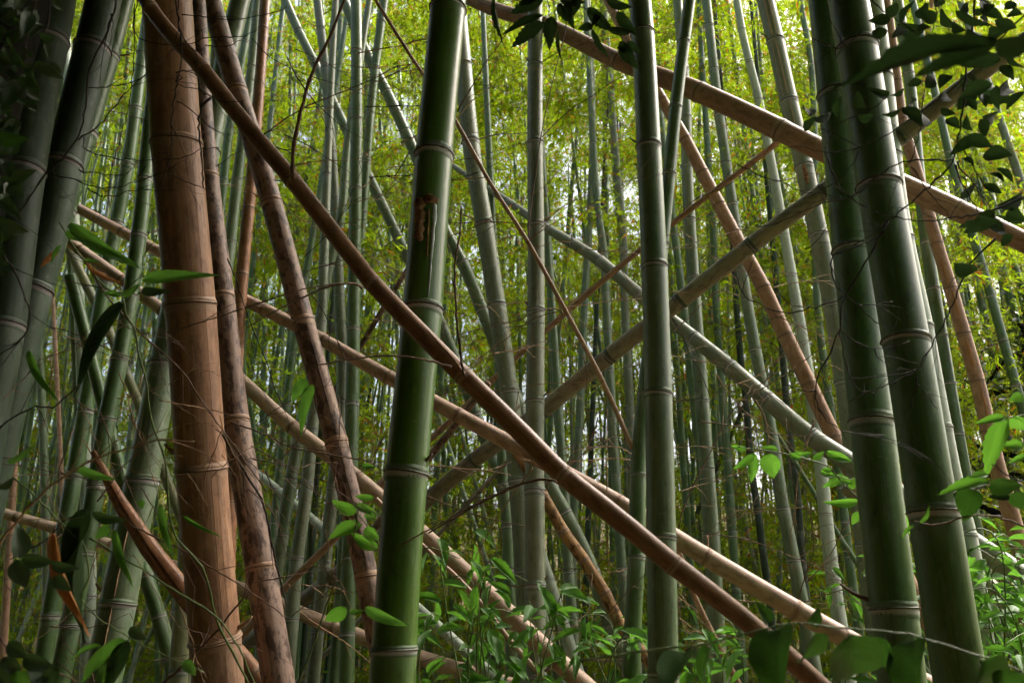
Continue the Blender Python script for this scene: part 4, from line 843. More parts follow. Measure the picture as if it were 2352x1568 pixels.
T = [
    ('thin brown twig slanting across the upper centre behind the russet pole', 2, [(110, 860), (370, 690), (560, 610), (800, 510), (960, 430), (1075, 405)], 5, 4, 'twig', 2.7, .2),
    ('fine pale twig across the straight green culm left of the wounded culm', 2, [(500, 1355), (640, 1310), (780, 1270), (1000, 1210), (1070, 1195)], 3, 2, 'twig_tan', 3.4, 0),
    ('long dark twig sloping down to the left at the bottom centre', 10, [(1829, 278), (1700, 310), (1600, 360), (1480, 420), (1350, 490), (1130, 610), (900, 730)], 6, 5, 'twig', 1.9, 0),
    ('thin dark twig running right into the orange speckled culm', 10, [(1150, 370), (1270, 425), (1390, 470), (1600, 530), (1829, 575), (2020, 600)], 4, 3, 'twig', 4.2, 0),
    ('straight tan twig slanting down left below the crossing poles', 10, [(1829, 195), (1700, 370), (1600, 520), (1500, 700), (1440, 815)], 5, 3, 'twig_tan', 2.8, .1),
    ('brown twig across the dark dead culms at lower left', 10, [(-100, -100), (160, 0), (250, 45), (350, 80), (480, 100), (600, 122), (760, 145), (890, 160)], 6, 4, 'twig', 2.3, 0),
    ('pale twig crossing just above the split pole at centre', 10, [(1160, 180), (1280, 188), (1400, 203), (1560, 215), (1690, 242)], 5, 3, 'twig_tan', 3.4, 0),
    ('straight fine stalk hanging at lower centre', 11, [(738, -180), (738, 0), (735, 300), (738, 660), (745, 800), (745, 960)], 3, 2.5, 'twig_tan', 3.6, 0),
    ('brown twig rising right behind the thick bluish green culm', 11, [(1190, 590), (1230, 440), (1300, 280), (1370, 150), (1440, 0), (1500, -110), (1620, -260), (1829, -420)], 6, 3, 'twig', 4.0, .3),
    ('bent thin twig rising through the shrub leaves at bottom centre', 11, [(550, 1380), (620, 1280), (700, 1170), (790, 1070), (900, 950), (980, 860), (985, 815)], 4, 3, 'twig', 3.3, 0),
    ('brown twig sloping up across the thickest brown culm at mid left', 5, [(1060, 690), (1180, 650), (1280, 620), (1450, 565), (1600, 510), (1829, 440)], 5, 4, 'twig', 2.2, 0),
    ('long thin brown twig falling across the big dead culm base', 5, [(440, 90), (560, 260), (700, 480), (790, 570), (900, 690), (1000, 780), (1160, 930), (1280, 1110), (1420, 1300), (1560, 1500), (1700, 1700)], 6, 5, 'twig', 1.8, .1),
    ('fine reddish twig across the green culms at mid left', 5, [(320, 645), (450, 680), (580, 740), (700, 790), (790, 830), (900, 860)], 4, 3, 'twig', 1.9, 0),
    ('fine twig forking over the cracked dead culm', 5, [(1450, 210), (1500, 330), (1550, 480), (1620, 680), (1700, 870), (1760, 1060), (1829, 1180)], 4, 3, 'twig_dark', 2.3, 0),
    ('blurred reddish brown twig close to the lens at lower left', 9, [(-40, 720), (100, 540), (300, 330), (450, 220), (620, 135), (850, 60), (1060, 15), (1240, 30)], 9, 6, 'twig_tan', 1.15, 0),
    ('slanting grey-brown stick against the thickest brown culm, bottom left', 9, [(1000, 1600), (1140, 1480), (1270, 1350), (1400, 1220), (1480, 1110), (1560, 1010), (1580, 950)], 10, 7, 'twig', 2.1, 0),
    ('thin twig crossing the broken stump piece', 9, [(620, 410), (700, 300), (780, 190), (850, 130), (960, -20)], 5, 4, 'twig', 2.3, 0),
    ('long brown twig sloping right over the big dead culm, lower left', 9, [(830, 560), (1000, 640), (1200, 740), (1380, 850), (1580, 970), (1829, 1150)], 6, 4, 'twig', 1.7, 0),
    ('dark bent twig hanging right of the weathered dead culm', 9, [(1420, -20), (1560, 220), (1690, 450), (1710, 560), (1750, 750), (1790, 920), (1829, 1070)], 8, 6, 'twig_dark', 2.2, 0),
    ('fine horizontal twig low across the left green culms', 9, [(0, 165), (200, 195), (380, 230), (600, 270), (690, 320)], 3, 2.5, 'twig', 2.0, 0),
    ('thin dark twig curving across the far left culms', 5, [(0, 1290), (130, 1200), (230, 1155), (340, 1160), (430, 1080), (500, 1010)], 7, 5, 'twig_dark', 1.4, 0),
    ('dark arching twig at the left edge', 5, [(20, 190), (70, 260), (150, 430), (195, 560), (180, 660), (120, 740), (0, 830)], 7, 5, 'twig_dark', 1.3, 0),
    ('pair of fine twigs reaching left from the thin tan stem', 7, [(450, 540), (380, 535), (300, 550), (150, 610), (0, 645), (-150, 680)], 4, 2.5, 'twig', 3.1, 0),
    ('fine dark twig sloping left below the pair from the tan stem', 7, [(440, 545), (320, 575), (200, 640), (100, 720), (0, 790), (-150, 900)], 4, 2.5, 'twig', 3.1, 0),
    ('pale twigs arching left from the thin tan stem, lower centre', 11, [(890, 105), (830, 70), (770, 60), (640, 65), (540, 85), (470, 115)], 4, 2.5, 'twig_tan', 3.9, 0),
    ('pale straight twig low beside the thin tan stem', 11, [(905, 150), (820, 135), (700, 140), (570, 150), (490, 157)], 4, 2.5, 'twig_tan', 3.9, 0),
    ('short pale twig slanting at lower right of the bluish culm', 11, [(1170, 1005), (1240, 1055), (1300, 1100), (1340, 1140)], 4, 3, 'twig_tan', 3.6, 0),
    ('fine upright red-brown twig crossing the straight pale culm, top', 3, [(235, 1540), (250, 1330), (280, 1120), (310, 900), (360, 650), (420, 400), (470, 200), (500, 20)], 4, 3, 'twig', 3.4, .2),
    ('fine pale twig slanting up right from the straight pale culm', 3, [(250, 1530), (330, 1440), (440, 1330), (620, 1220), (780, 1110), (910, 1000)], 3, 2, 'twig_tan', 3.8, 0),
    ('thin twig rising right from behind the wounded culm, top centre', 2, [(1350, 715), (1390, 640), (1450, 540), (1530, 400), (1620, 280), (1700, 130)], 5, 3, 'twig', 3.2, 0),
    ('dry brown twig standing at lower right between the upright culms', 12, [(370, 1090), (420, 930), (450, 830), (490, 710), (480, 600), (460, 470), (430, 340)], 5, 3, 'twig', 4.3, 0),
    ('thin twig bending over the lower right pole', 12, [(430, 1050), (520, 1020), (640, 980), (740, 950)], 4, 3, 'twig', 4.0, 0),
    ('dry tangle twig on the grey-green leaning pole at right', 8, [(0, 1190), (80, 1100), (160, 1040), (280, 970), (400, 880), (470, 830), (600, 720)], 4, 3, 'twig', 3.9, 0),
    ('fine dark twig sloping across the upper right pole', 7, [(1150, 590), (1220, 700), (1270, 830), (1330, 930), (1390, 1080)], 4, 3, 'twig_dark', 4.0, 0),
]
for lb, n, pts_, w0, w1, mt, z, dz in T:
    root = empty('bare_twig', P_(n, pts_, z)[0]); tag(root, lb, 'twig')
    st = stem(root, n, pts_, z, w0 * .36 * 1.9, w1 * .36 * 1.7, mt, 'stem', dz, .0014)
    PP = P_(n, pts_, z, dz)
    for i in range(1, len(PP) - 1):
        if TW.random() < .75:
            d = ((PP[i + 1] - PP[i]).normalized() + Vector((TW.uniform(-1, 1), TW.uniform(-.5, .5), TW.uniform(-1, 1))) * .9).normalized()
            build_twig(root, PP[i], d, TW.uniform(.08, .24) * z / 2.2, w1 * .42 * z / (2 * F), M[mt], 1, 'side_shoot').parent = st

QR = random.Random(404)
def dry_twigs(count, x0, x1, y0, y1, z0, z1, label, group, mats):
    for q in range(count):
        z = QR.uniform(z0, z1); x = QR.uniform(x0, x1); y = QR.uniform(y0, y1); an = QR.choice((QR.gauss(.35, .35), QR.gauss(-.4, .4), QR.gauss(1.2, .3))); L = QR.uniform(90, 330)
        P = []
        for k in range(6):
            P.append(unproj(x, y, z)); an += QR.gauss(0, .13); x += math.cos(an) * L / 5; y += math.sin(an) * L / 5; z += QR.gauss(0, .03)
        root = empty('dry_twig', P[0]); tag(root, label, 'twig', group); mt = QR.choice(mats); r0 = QR.uniform(1.5, 3.4) * z / (2 * F)
        st = link('stem', tube_mesh('stem', P, [r0 * (1 - .13 * k) for k in range(6)], M[mt], P[0], n=5, wob=.0012, seed=q), root)
        for k in range(1, 6):
            if QR.random() < .6:
                d = ((P[k] - P[k - 1]).normalized() + Vector((QR.uniform(-1, 1), QR.uniform(-.4, .4), QR.uniform(-1, 1))) * .8).normalized(); build_twig(root, P[k], d, QR.uniform(.04, .16) * z / 2, r0 * .6, M[mt], 1, 'side_shoot').parent = st
dry_twigs(52, 0, 780, 720, 1540, 1.4, 2.3, 'fine dry twig in the brittle tangle across the lower left culms', 'dry twigs tangled at lower left', ('twig', 'twig_tan', 'twig'))
dry_twigs(54, 850, 1900, 480, 1450, 3.2, 4.6, 'fine dry twig caught among the mid-grove culms and fallen poles', 'dry twigs caught in the middle of the grove', ('twig', 'twig_tan', 'twig_tan'))
dry_twigs(30, 480, 1000, 60, 700, 3.2, 4.4, 'fine dry twig among the upper left-centre culms', 'dry twigs at upper left centre', ('twig', 'twig_dark', 'twig_tan'))
rL2, pL2 = CULMS['L2']
for q in range(6):
    p0, r0, tn, e1, e2 = pL2.frame(.02 + .03 * q); a = QR.uniform(-1.6, 1.6); s0 = p0 + (e1 * math.cos(a) + e2 * math.sin(a)) * r0 * .8
    link('splinter', tube_mesh('splinter', [s0 + tn * .06, s0, s0 - tn * QR.uniform(.03, .10) + e2 * QR.uniform(-.01, .01)], [.004, .003, .0006], M['wound'], rL2.location, n=4), rL2)

# ------------------------------------------------------------------ left: dark trunk with ivy, near bamboo shoots
root = empty('ivy_covered_tree', unproj(-60, 900, 1.5)); root.location.z = 0; tag(root, 'black shadowed tree trunk at the far left edge, hung with ivy', 'tree')
tp = [Vector((unproj(-120, 700, 1.5).x, unproj(-120, 700, 1.5).y, 0)), unproj(-130, 700, 1.5), unproj(-70, 330, 1.5), unproj(-22, 120, 1.5), unproj(20, -60, 1.5), unproj(90, -400, 1.6), unproj(60, -900, 1.8)]
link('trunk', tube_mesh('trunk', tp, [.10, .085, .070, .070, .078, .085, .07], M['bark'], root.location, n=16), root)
for b_, t_, w_ in [((330, 0), (415, 80), 40), ((90, 130), (155, 210), 40), ((230, 390), (400, 515), 80), ((320, 390), (395, 480), 50), ((280, 280), (330, 390), 45), ((55, 430), (155, 570), 60), ((165, 560), (265, 650), 60),
                   ((80, 620), (230, 700), 55), ((25, 690), (70, 780), 40), ((0, 1400), (170, 1500), 110), ((0, 1010), (115, 1120), 50), ((130, 480), (180, 520), 40), ((60, 60), (150, 100), 70), ((180, 40), (240, 80), 60), ((20, 300), (60, 400), 60), ((150, 300), (210, 380), 60), ((10, 160), (40, 260), 70), ((200, 180), (270, 150), 60)]:
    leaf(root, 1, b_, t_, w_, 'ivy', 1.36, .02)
leaf(root, 1, (5, 890), (172, 890), 95, 'heart', 1.2, .0, .2)
for q in range(150):
    yy = LR.uniform(-40, 620); xx = LR.uniform(-50, 112 - yy * .20)
    b0 = unproj(xx, yy, LR.uniform(1.30, 1.40)); d = Vector((LR.uniform(-1, 1), -.2, LR.uniform(-1.2, .3))).normalized()
    place_leaf(root, 'ivy', b0, b0 + d * LR.uniform(.03, .055), LR.uniform(.016, .028), roll=LR.uniform(-1, 1))
for pts_ in ([(240, -20), (180, 200), (150, 420), (60, 640), (0, 760)], [(120, -20), (90, 200), (30, 420)], [(330, -20), (300, 180), (270, 300)]):
    stem(root, 1, pts_, 1.36, 4, 3, 'twig_dark', 'vine_stem', 0, .002)

# unseen crown and side curtain of leaves, added to keep the left front in shade
rr = random.Random(31); V = []; Fc = []; U = []; TT = []; o0 = root.location
while len(V) < 4 * 18000:
    u = Vector((rr.gauss(0, 1), rr.gauss(0, 1), rr.gauss(0, 1))).normalized() * rr.random() ** .4
    p = Vector((-1.5 + u.x * 2.7, 1.5 + u.y * 2.6, 5.3 + u.z * 1.7))
    if len(V) > 4 * 12000: p = Vector((rr.uniform(-3.6, -1.6), rr.uniform(.1, 3.2), rr.uniform(.3, 5)))
    if (p.x > -(1.15 + .86 * max(0, p.y)) and p.z < 2.1 + .98 * max(0, p.y)) or noise.noise(p * 1.3) < -.25: continue
    dd = Vector((rr.uniform(-1, 1), rr.uniform(-1, 1), rr.uniform(-.6, .2))).normalized(); l = rr.uniform(.09, .15); x = dd.cross(Vector((rr.uniform(-.6, .6), rr.uniform(-.6, .6), 1))).normalized(); i0 = len(V); t = rr.random()
    for a in (p, p + dd * l * .45 + x * l * .28, p + dd * l, p + dd * l * .45 - x * l * .28): V.append(a - o0); U.append((0, 0)); TT.append(t)
    Fc.append((i0, i0 + 1, i0 + 2, i0 + 3))
link('crown', new_mesh('crown', V, Fc, M['evergreen_leaf'], U, smooth=False, attrs={'tint': TT}), root)
for q in range(7):
    a0 = tp[5].lerp(tp[6], q / 8); e = Vector((-1.5 + rr.uniform(-2, 2), 1.5 + rr.uniform(-1.8, 1.8), 0)); e.z = max(4.6, 2.6 + e.y) + rr.uniform(0, 1)
    link('limb', tube_mesh('limb', [a0, a0.lerp(e, .5) + Vector((0, 0, .3)), e], [.05, .03, .012], M['bark'], o0, n=6), root)

thing('bamboo_shoot', 'fresh bamboo shoot with broad green leaves in front of the thickest brown culm', 'bamboo sprig',
      [(5, [(380, -20), (440, 90), (560, 250), (690, 410), (780, 450), (800, 560), (850, 640), (880, 800), (920, 950), (980, 1290), (1040, 1440), (1060, 1568), (1130, 2000), (1290, 2180), (1380, 2500), (1600, 2950)], 4, 6, 'stem_green', 1.5, .1),
       (5, [(780, 450), (860, 360), (900, 320), (915, 200), (990, 90), (1010, 0)], 3, 2, 'stem_green', 1.5),
       (5, [(770, 430), (700, 330), (560, 240), (430, 170), (370, 160)], 2.5, 2, 'twig', 1.5)],
      [(5, (445, -10), (895, 318), 100, 'near', 1.45, .05, .3), (5, (920, 345), (1328, 298), 85, 'near', 1.5, -.03, -.2), (5, (905, 418), (1078, 428), 66, 'darkbamboo', 1.5, 0, .2), (5, (780, 445), (895, 388), 52, 'near', 1.5, 0, .4),
       (5, (770, 450), (640, 415), 46, 'near', 1.5, 0, .3), (5, (785, 500), (425, 1075), 105, 'darkbamboo', 1.48, -.05, .5), (5, (560, 240), (770, 395), 42, 'dry', 1.5, 0, .9), (5, (370, 165), (240, 275), 40, 'dry', 1.5, 0, .2),
       (5, (185, 800), (325, 1150), 62, 'near', 1.4, 0, .5), (5, (420, 40), (520, 110), 50, 'near', 1.45, 0, .3), (5, (540, 220), (640, 232), 24, 'near', 1.5, 0, .2), (5, (390, 130), (300, 250), 40, 'near', 1.45, 0, .8)], z=1.5)
thing('bamboo_shoot', 'dark bamboo shoot with a hanging orange dry leaf at lower left', 'bamboo sprig',
      [(9, [(570, 640), (720, 730), (900, 835), (1100, 970), (1380, 1145), (1500, 1300), (1620, 1568), (1700, 1750)], 4, 5, 'stem_green', 1.4),
       (9, [(90, 260), (200, 350), (380, 540), (540, 700), (560, 900), (520, 1030), (620, 1140), (830, 1280), (1080, 1400), (1300, 1500)], 4, 3, 'stem_green', 1.3),
       (9, [(560, 470), (400, 540), (330, 620), (200, 700), (60, 780)], 3, 2, 'twig_dark', 1.3)],
      [(9, (345, 615), (470, 1270), 85, 'dry', 1.25, -.05, .5), (9, (555, 465), (365, 850), 150, 'darkbamboo', 1.3, 0, .5), (9, (565, 500), (425, 1345), 140, 'darkbamboo', 1.32, 0, .9), (9, (130, 770), (120, 545), 120, 'ivy', 1.2, 0, .3),
       (9, (140, 775), (340, 805), 95, 'ivy', 1.2, 0, .3), (9, (100, 780), (160, 970), 125, 'ivy', 1.2, 0, .2), (9, (590, 480), (805, 545), 80, 'ivy', 1.3, 0, .6), (9, (500, 195), (725, 290), 70, 'near', 1.4, 0, .5), (9, (700, 575), (605, 645), 75, 'near', 1.4, 0, .2),
       (9, (735, 590), (840, 970), 66, 'near', 1.4, 0, .6), (9, (1030, 430), (1095, 770), 62, 'near', 1.45, 0, .6), (9, (1170, 500), (1415, 645), 30, 'near', 1.45, 0, .4), (9, (900, 400), (905, 460), 50, 'near', 1.4, 0, .3),
       (9, (330, 810), (490, 850), 80, 'ivy', 1.2, 0, .4), (9, (50, 160), (210, 80), 55, 'near', 1.3, 0, .7), (9, (0, 330), (90, 270), 60, 'ivy', 1.2, 0, .5)], z=1.35)
thing('bamboo_shoot', 'dark low bamboo shoot with long leaves at the bottom left corner', 'bamboo sprig',
      [(9, [(830, 1280), (760, 1340), (640, 1500), (560, 1700)], 4, 5, 'stem_green', 1.15), (9, [(0, 1270), (60, 1360), (200, 1420), (380, 1500), (600, 1640)], 4, 4, 'twig', 1.15)],
      [(9, (640, 1330), (415, 1385), 42, 'near', 1.15, 0, .6), (9, (800, 1290), (440, 1590), 110, 'near', 1.1, 0, .4), (9, (820, 1300), (660, 1640), 120, 'darkbamboo', 1.1, 0, .3), (9, (830, 1210), (925, 1300), 80, 'ivy', 1.15, 0, .4), (9, (1180, 1420), (1245, 1530), 75, 'near', 1.3, 0, .2),
       (9, (840, 1330), (560, 1640), 90, 'ivy', 1.12, 0, .5), (9, (700, 1450), (600, 1700), 100, 'near', 1.1, 0, .5), (9, (20, 1400), (130, 1540), 110, 'ivy', 1.0, 0, .3), (9, (90, 1500), (180, 1640), 120, 'near', 1.0, 0, .3), (9, (150, 1400), (330, 1480), 110, 'ivy', 1.0, 0, .4),
       (9, (60, 1300), (160, 1420), 100, 'ivy', 1.0, 0, .4), (9, (300, 1560), (180, 1440), 120, 'ivy', 1.0, 0, .4), (9, (-20, 1480), (60, 1650), 120, 'ivy', .95, 0, .4), (9, (380, 1480), (240, 1620), 120, 'ivy', 1.0, 0, .4), (9, (350, 880), (440, 990), 90, 'ivy', 1.0, 0, .4)], z=1.1)

# ------------------------------------------------------------------ top centre, right: dark leafy branches
thing('overhanging_branch', 'dark toothed leaves hanging into the top centre', 'branch',
      [(3, [(340, -120), (360, 0), (365, 90), (372, 140)], 4, 3, v), (3, [(420, -100), (450, 0), (590, 55), (700, 130), (830, 230), (860, 330), (890, 420)], 4, 2.5, v), (3, [(600, -80), (740, 10), (830, 60), (880, 150)], 3, 2, v)],
      [(3, b_, t_, w_, 'dark', 1.5, dz, rl) for b_, t_, w_, dz, rl in [((330, 0), (105, 75), 105, .02, .3), ((330, 95), (62, 215), 66, 0, .6), ((335, 140), (118, 305), 100, .03, .3), ((385, 105), (360, 300), 100, 0, .2), ((430, 195), (420, 385), 36, 0, .8), ((610, 50), (770, 215), 95, 0, .3),
        ((740, 180), (915, 225), 60, 0, .4), ((640, 185), (742, 375), 52, .02, .6), ((650, 170), (550, 178), 62, 0, .3), ((820, 265), (918, 445), 95, 0, .3), ((870, 265), (942, 345), 62, 0, .3), ((430, -10), (595, 35), 80, 0, .5), ((480, 10), (512, 185), 74, 0, .4), ((735, 5), (895, 62), 70, 0, .4),
        ((800, 75), (915, 235), 82, 0, .3), ((20, -60), (25, 290), 50, 0, .9), ((560, -20), (500, 110), 80, 0, .3), ((300, -40), (180, 30), 80, 0, .3), ((700, 80), (640, 160), 55, 0, .4), ((430, 20), (460, 130), 60, 0, .3), ((860, 330), (800, 300), 45, 0, .4)]], z=1.5)
W = 1.45
lv = [((975, 120), (1010, 12), 90), ((975, 130), (845, 130), 75), ((1040, 155), (1115, 0), 85), ((1185, 125), (1190, 10), 95), ((905, 255), (910, 170), 92), ((985, 245), (1085, 190), 66), ((1150, 205), (1240, 165), 66), ((960, 615), (832, 560), 56), ((1050, 690), (922, 735), 60), ((1060, 690), (1195, 648), 66),
      ((1070, 695), (1125, 740), 55), ((975, 610), (1065, 578), 56), ((640, 755), (645, 622), 82), ((460, 745), (458, 632), 86), ((480, 765), (605, 715), 66), ((425, 835), (475, 755), 60), ((770, 760), (865, 738), 70), ((800, 690), (770, 585), 80), ((1160, 805), (1230, 680), 120), ((1560, 745), (1715, 765), 86),
      ((1545, 760), (1612, 870), 80), ((1455, 870), (1625, 935), 90), ((1565, 990), (1745, 980), 115), ((1640, 610), (1742, 555), 95), ((1585, 685), (1575, 560), 55), ((1565, 1180), (1705, 1222), 60), ((1650, 1315), (1840, 1225), 105), ((1425, 1010), (1515, 1042), 50), ((1605, 1110), (1705, 1152), 50), ((1495, 835), (1460, 735), 60),
      ((1405, 705), (1535, 598), 95), ((1300, 60), (1375, 190), 85), ((1420, 75), (1490, 25), 70), ((1515, 60), (1600, 75), 75), ((1545, 110), (1645, 165), 70), ((1640, 130), (1785, 182), 75), ((1280, 640), (1400, 590), 80), ((1300, 690), (1390, 740), 70), ((1200, 560), (1280, 470), 90), ((1330, 760), (1420, 820), 70), ((1180, 520), (1080, 545), 60),
      ((1260, 150), (1180, 60), 80), ((1380, 130), (1450, 200), 80), ((1700, 60), (1790, 20), 70), ((1720, 100), (1820, 90), 70), ((1620, 20), (1540, -30), 70), ((1750, 240), (1829, 300), 80), ((1680, 420), (1760, 480), 70), ((1500, 560), (1420, 480), 70), ((1460, 640), (1540, 700), 70), ((1330, 20), (1250, 0), 70), ((1470, 180), (1560, 230), 80), ((1600, 220), (1700, 200), 90),
      ((1350, 480), (1290, 560), 80), ((1420, 300), (1320, 330), 70), ((1560, 1420), (1660, 1360), 80), ((1600, 1450), (1740, 1480), 90), ((1500, 1400), (1420, 1470), 70), ((1720, 1350), (1829, 1400), 90), ((1760, 1500), (1660, 1560), 80)]
shrub = thing('dark_shrub', 'dark silhouetted shrub with small oval leaves in front of the right culms', 'shrub',
      [(4, [(1520, -40), (1500, 200), (1460, 400), (1440, 650), (1410, 880), (1370, 1040)], 8, 7, v), (4, [(1270, -20), (1265, 90), (1255, 190)], 5, 3, v), (4, [(1370, 1040), (1300, 1120), (1220, 1190), (1000, 1380), (870, 1480), (740, 1568)], 7, 4, v),
       (4, [(1370, 1020), (1240, 1020), (1100, 1030), (970, 1070), (880, 1140), (780, 1220), (680, 1270), (560, 1290), (420, 1350), (250, 1420), (80, 1455), (0, 1450)], 6, 3, v), (4, [(1390, 1050), (1450, 1200), (1540, 1350)], 6, 4, v), (4, [(1400, 1030), (1500, 1170), (1620, 1330)], 5, 4, v),
       (4, [(1110, 1060), (1180, 1170), (1260, 1270), (1350, 1380)], 4, 3, v), (4, [(1110, 1040), (1140, 930), (1160, 820), (1190, 640), (1215, 430)], 4, 3, v), (4, [(1860, 80), (1700, 220), (1500, 450), (1300, 620), (1080, 780), (930, 880), (780, 940), (660, 970), (560, 970), (430, 940), (290, 948)], 6, 3, v),
       (4, [(780, 940), (700, 890), (620, 850), (520, 820)], 4, 3, v), (4, [(780, 960), (740, 1040), (700, 1090), (640, 1150), (420, 1270)], 4, 3, v), (4, [(840, 1330), (720, 1260), (640, 1160), (580, 1040), (565, 950), (590, 880), (630, 820)], 5, 3, v), (4, [(1850, 1250), (1700, 1310), (1500, 1370), (1280, 1400), (1100, 1400), (960, 1370), (850, 1340)], 7, 4, v),
       (4, [(810, 185), (740, 250), (690, 290), (650, 240), (600, 120), (580, 0)], 4, 3, v), (4, [(690, 290), (640, 320), (560, 280), (480, 240)], 4, 3, v), (4, [(970, 620), (860, 690), (760, 740), (650, 780)], 3, 3, v), (4, [(850, 0), (960, 90), (1060, 160), (1140, 220)], 4, 3, v), (4, [(0, 1040), (120, 1110), (280, 1160), (400, 1220), (560, 1240), (670, 1260)], 4, 3, v)],
      [(4, b_, t_, w_, 'darkoval', W + LR.uniform(-.08, .08), LR.uniform(-.05, .05), LR.uniform(-1.1, 1.1)) for b_, t_, w_ in lv], z=W)
for q in range(38):
    xx = LR.uniform(2030, 2370); yy = LR.uniform(-20, 640)
    if xx < 2150 and yy > 300: continue
    b0 = unproj(xx, yy, LR.uniform(1.3, 1.65)); d = Vector((LR.uniform(-1, 1), LR.uniform(-.5, .3), LR.uniform(-1, .5))).normalized(); l = LR.uniform(.035, .075)
    place_leaf(shrub, 'darkoval' if q % 3 else 'dark', b0, b0 + d * l, l * LR.uniform(.4, .62), roll=LR.uniform(-1.2, 1.2))
thing('dark_shrub', 'bare looping dark twigs across the thick green pair at right', 'shrub',
      [(8, [(950, -10), (900, 90), (840, 200), (760, 340), (690, 440), (650, 660), (570, 850), (520, 940), (500, 1040), (500, 1100), (520, 1170), (620, 1280), (720, 1320), (830, 1328), (940, 1340)], 6, 4, v), (8, [(620, 180), (740, 145), (840, 110), (930, 40), (970, -30)], 5, 4, v),
       (8, [(620, 180), (595, 250), (600, 300), (640, 390), (690, 440), (600, 490), (500, 520), (350, 560), (150, 510), (30, 430), (0, 330)], 5, 5, v), (8, [(690, 440), (770, 510), (880, 505), (990, 480)], 4, 3, v), (8, [(770, 510), (850, 590), (950, 660)], 4, 3, v), (8, [(650, 660), (750, 740), (870, 785), (980, 775), (1100, 745)], 4, 3, v),
       (8, [(870, 785), (890, 840), (970, 890)], 4, 3, v), (8, [(650, 660), (670, 780), (700, 900), (770, 1040), (820, 1065), (870, 1065)], 4, 3, v), (8, [(500, 1050), (410, 1055), (320, 1020)], 5, 4, v), (8, [(1640, 80), (1540, 180), (1480, 250), (1430, 370), (1380, 500), (1330, 600), (1270, 700), (1220, 800), (1140, 920), (1000, 1000), (850, 1060), (710, 1120)], 6, 4, v),
       (8, [(1140, 920), (1060, 945), (980, 955), (830, 975), (700, 970)], 4, 3, v), (8, [(1150, 960), (1150, 1010), (1190, 1060), (1280, 1170)], 4, 3, v), (8, [(250, 390), (290, 460), (360, 510), (470, 520)], 3, 3, v), (8, [(430, 160), (500, 110), (560, 40), (590, -20)], 4, 3, v)],
      [], z=1.55)
big = thing('overhanging_branch', 'large blurred dark leaf close to the lens at top right', 'branch', [(4, [(1950, 230), (1800, 240), (1660, 270)], 6, 4, v)],
      [(4, (1660, 270), (610, 445), 205, 'dark', .62, .05, .75), (4, (1640, 260), (1960, 350), 190, 'dark', .6, 0, .6), (4, (1650, 265), (1180, 440), 150, 'dark', .66, 0, .2)], z=.62)
thing('leafy_vine', 'vine with large pointed dark green leaves along the bottom right', 'vine',
      [(12, [(-1000, 1420), (-600, 1360), (-300, 1330), (0, 1270), (300, 1190), (700, 1220), (900, 1235), (1100, 1260), (1400, 1350), (1829, 1490), (2000, 1560)], 5, 5, 'stem_green')]
      + [(12, [(x, y), (x + 6, y + 25), (x + 10, y + 55)], 3, 2.5, 'stem_green', .86) for x, y in ((250, 1195), (700, 1218), (1110, 1262), (1540, 1390), (-350, 1335), (480, 1205), (930, 1238))],
      [(12, (260, 1235), (190, 1640), 330, 'heart', .86, -.06, .75), (12, (712, 1265), (770, 1660), 350, 'heart', .82, .05, -.35), (12, (1120, 1305), (1060, 1690), 320, 'heart', .88, -.05, .9), (12, (1552, 1440), (1640, 1760), 330, 'heart', .82, .05, -.8), (12, (-340, 1380), (-480, 1640), 230, 'heart', .9, -.05, .8),
       (12, (492, 1250), (430, 1500), 190, 'heart', .9, .03, -.9), (12, (942, 1285), (990, 1540), 190, 'heart', .9, 0, .9), (11, (1390, 1345), (1300, 1620), 120, 'heart', .94, 0, .9), (12, (1790, 1500), (1860, 1850), 330, 'heart', .81, 0, .6), (12, (200, 1180), (120, 1040), 100, 'heart', 1.0, 0, .6), (12, (470, 1195), (540, 1085), 90, 'heart', 1.0, 0, .6)], z=.86)
thing('leafy_vine', 'dark oval leaves at the right edge below the evergreen', 'vine',
      [(12, [(1860, 580), (1700, 520), (1520, 495), (1400, 520), (1300, 555), (1180, 548), (1130, 530)], 5, 4, 'twig'), (12, [(1900, 300), (1740, 250), (1640, 180), (1620, 170)], 4, 3, v), (12, [(1600, 290), (1540, 320), (1500, 350)], 3, 3, v)],
      [(12, (1610, 280), (1295, 328), 90, 'shrub', 1.2, 0, .5), (12, (1500, 335), (1435, 540), 155, 'heart', 1.2, 0, .2), (12, (1610, 300), (1829, 310), 120, 'heart', 1.2, 0, .4), (12, (1740, 380), (1600, 380), 60, 'dark', 1.2, 0, .3), (12, (1780, 350), (1840, 480), 120, 'heart', 1.2, 0, .3), (12, (1130, 565), (1040, 630), 40, 'shrub', 1.2, 0, .8), (12, (1150, 550), (1255, 438), 36, 'shrub', 1.2, 0, .8), (12, (1600, 240), (1480, 250), 60, 'shrub', 1.2, 0, .7)], z=1.2)
thing('leafy_sapling', 'bright green toothed leaves hanging at the right edge', 'sapling',
      [(8, [(1900, 1180), (1829, 1210), (1760, 1225), (1720, 1225)], 4, 3, 'stem_green')],
      [(8, (1720, 1225), (1575, 1600), 135, 'shrub', 1.5, 0, .3), (8, (1715, 1222), (1515, 1262), 62, 'shrub', 1.5, 0, .3), (8, (1760, 1215), (1829, 1310), 110, 'shrub', 1.5, 0, .3), (8, (1829, 1090), (1740, 1110), 80, 'shrub', 1.5, 0, .3), (12, (1860, 120), (1740, 150), 50, 'shrub', 1.5, 0, .4), (12, (1829, 60), (1700, 40), 80, 'shrub', 1.6, 0, .4)], z=1.5)

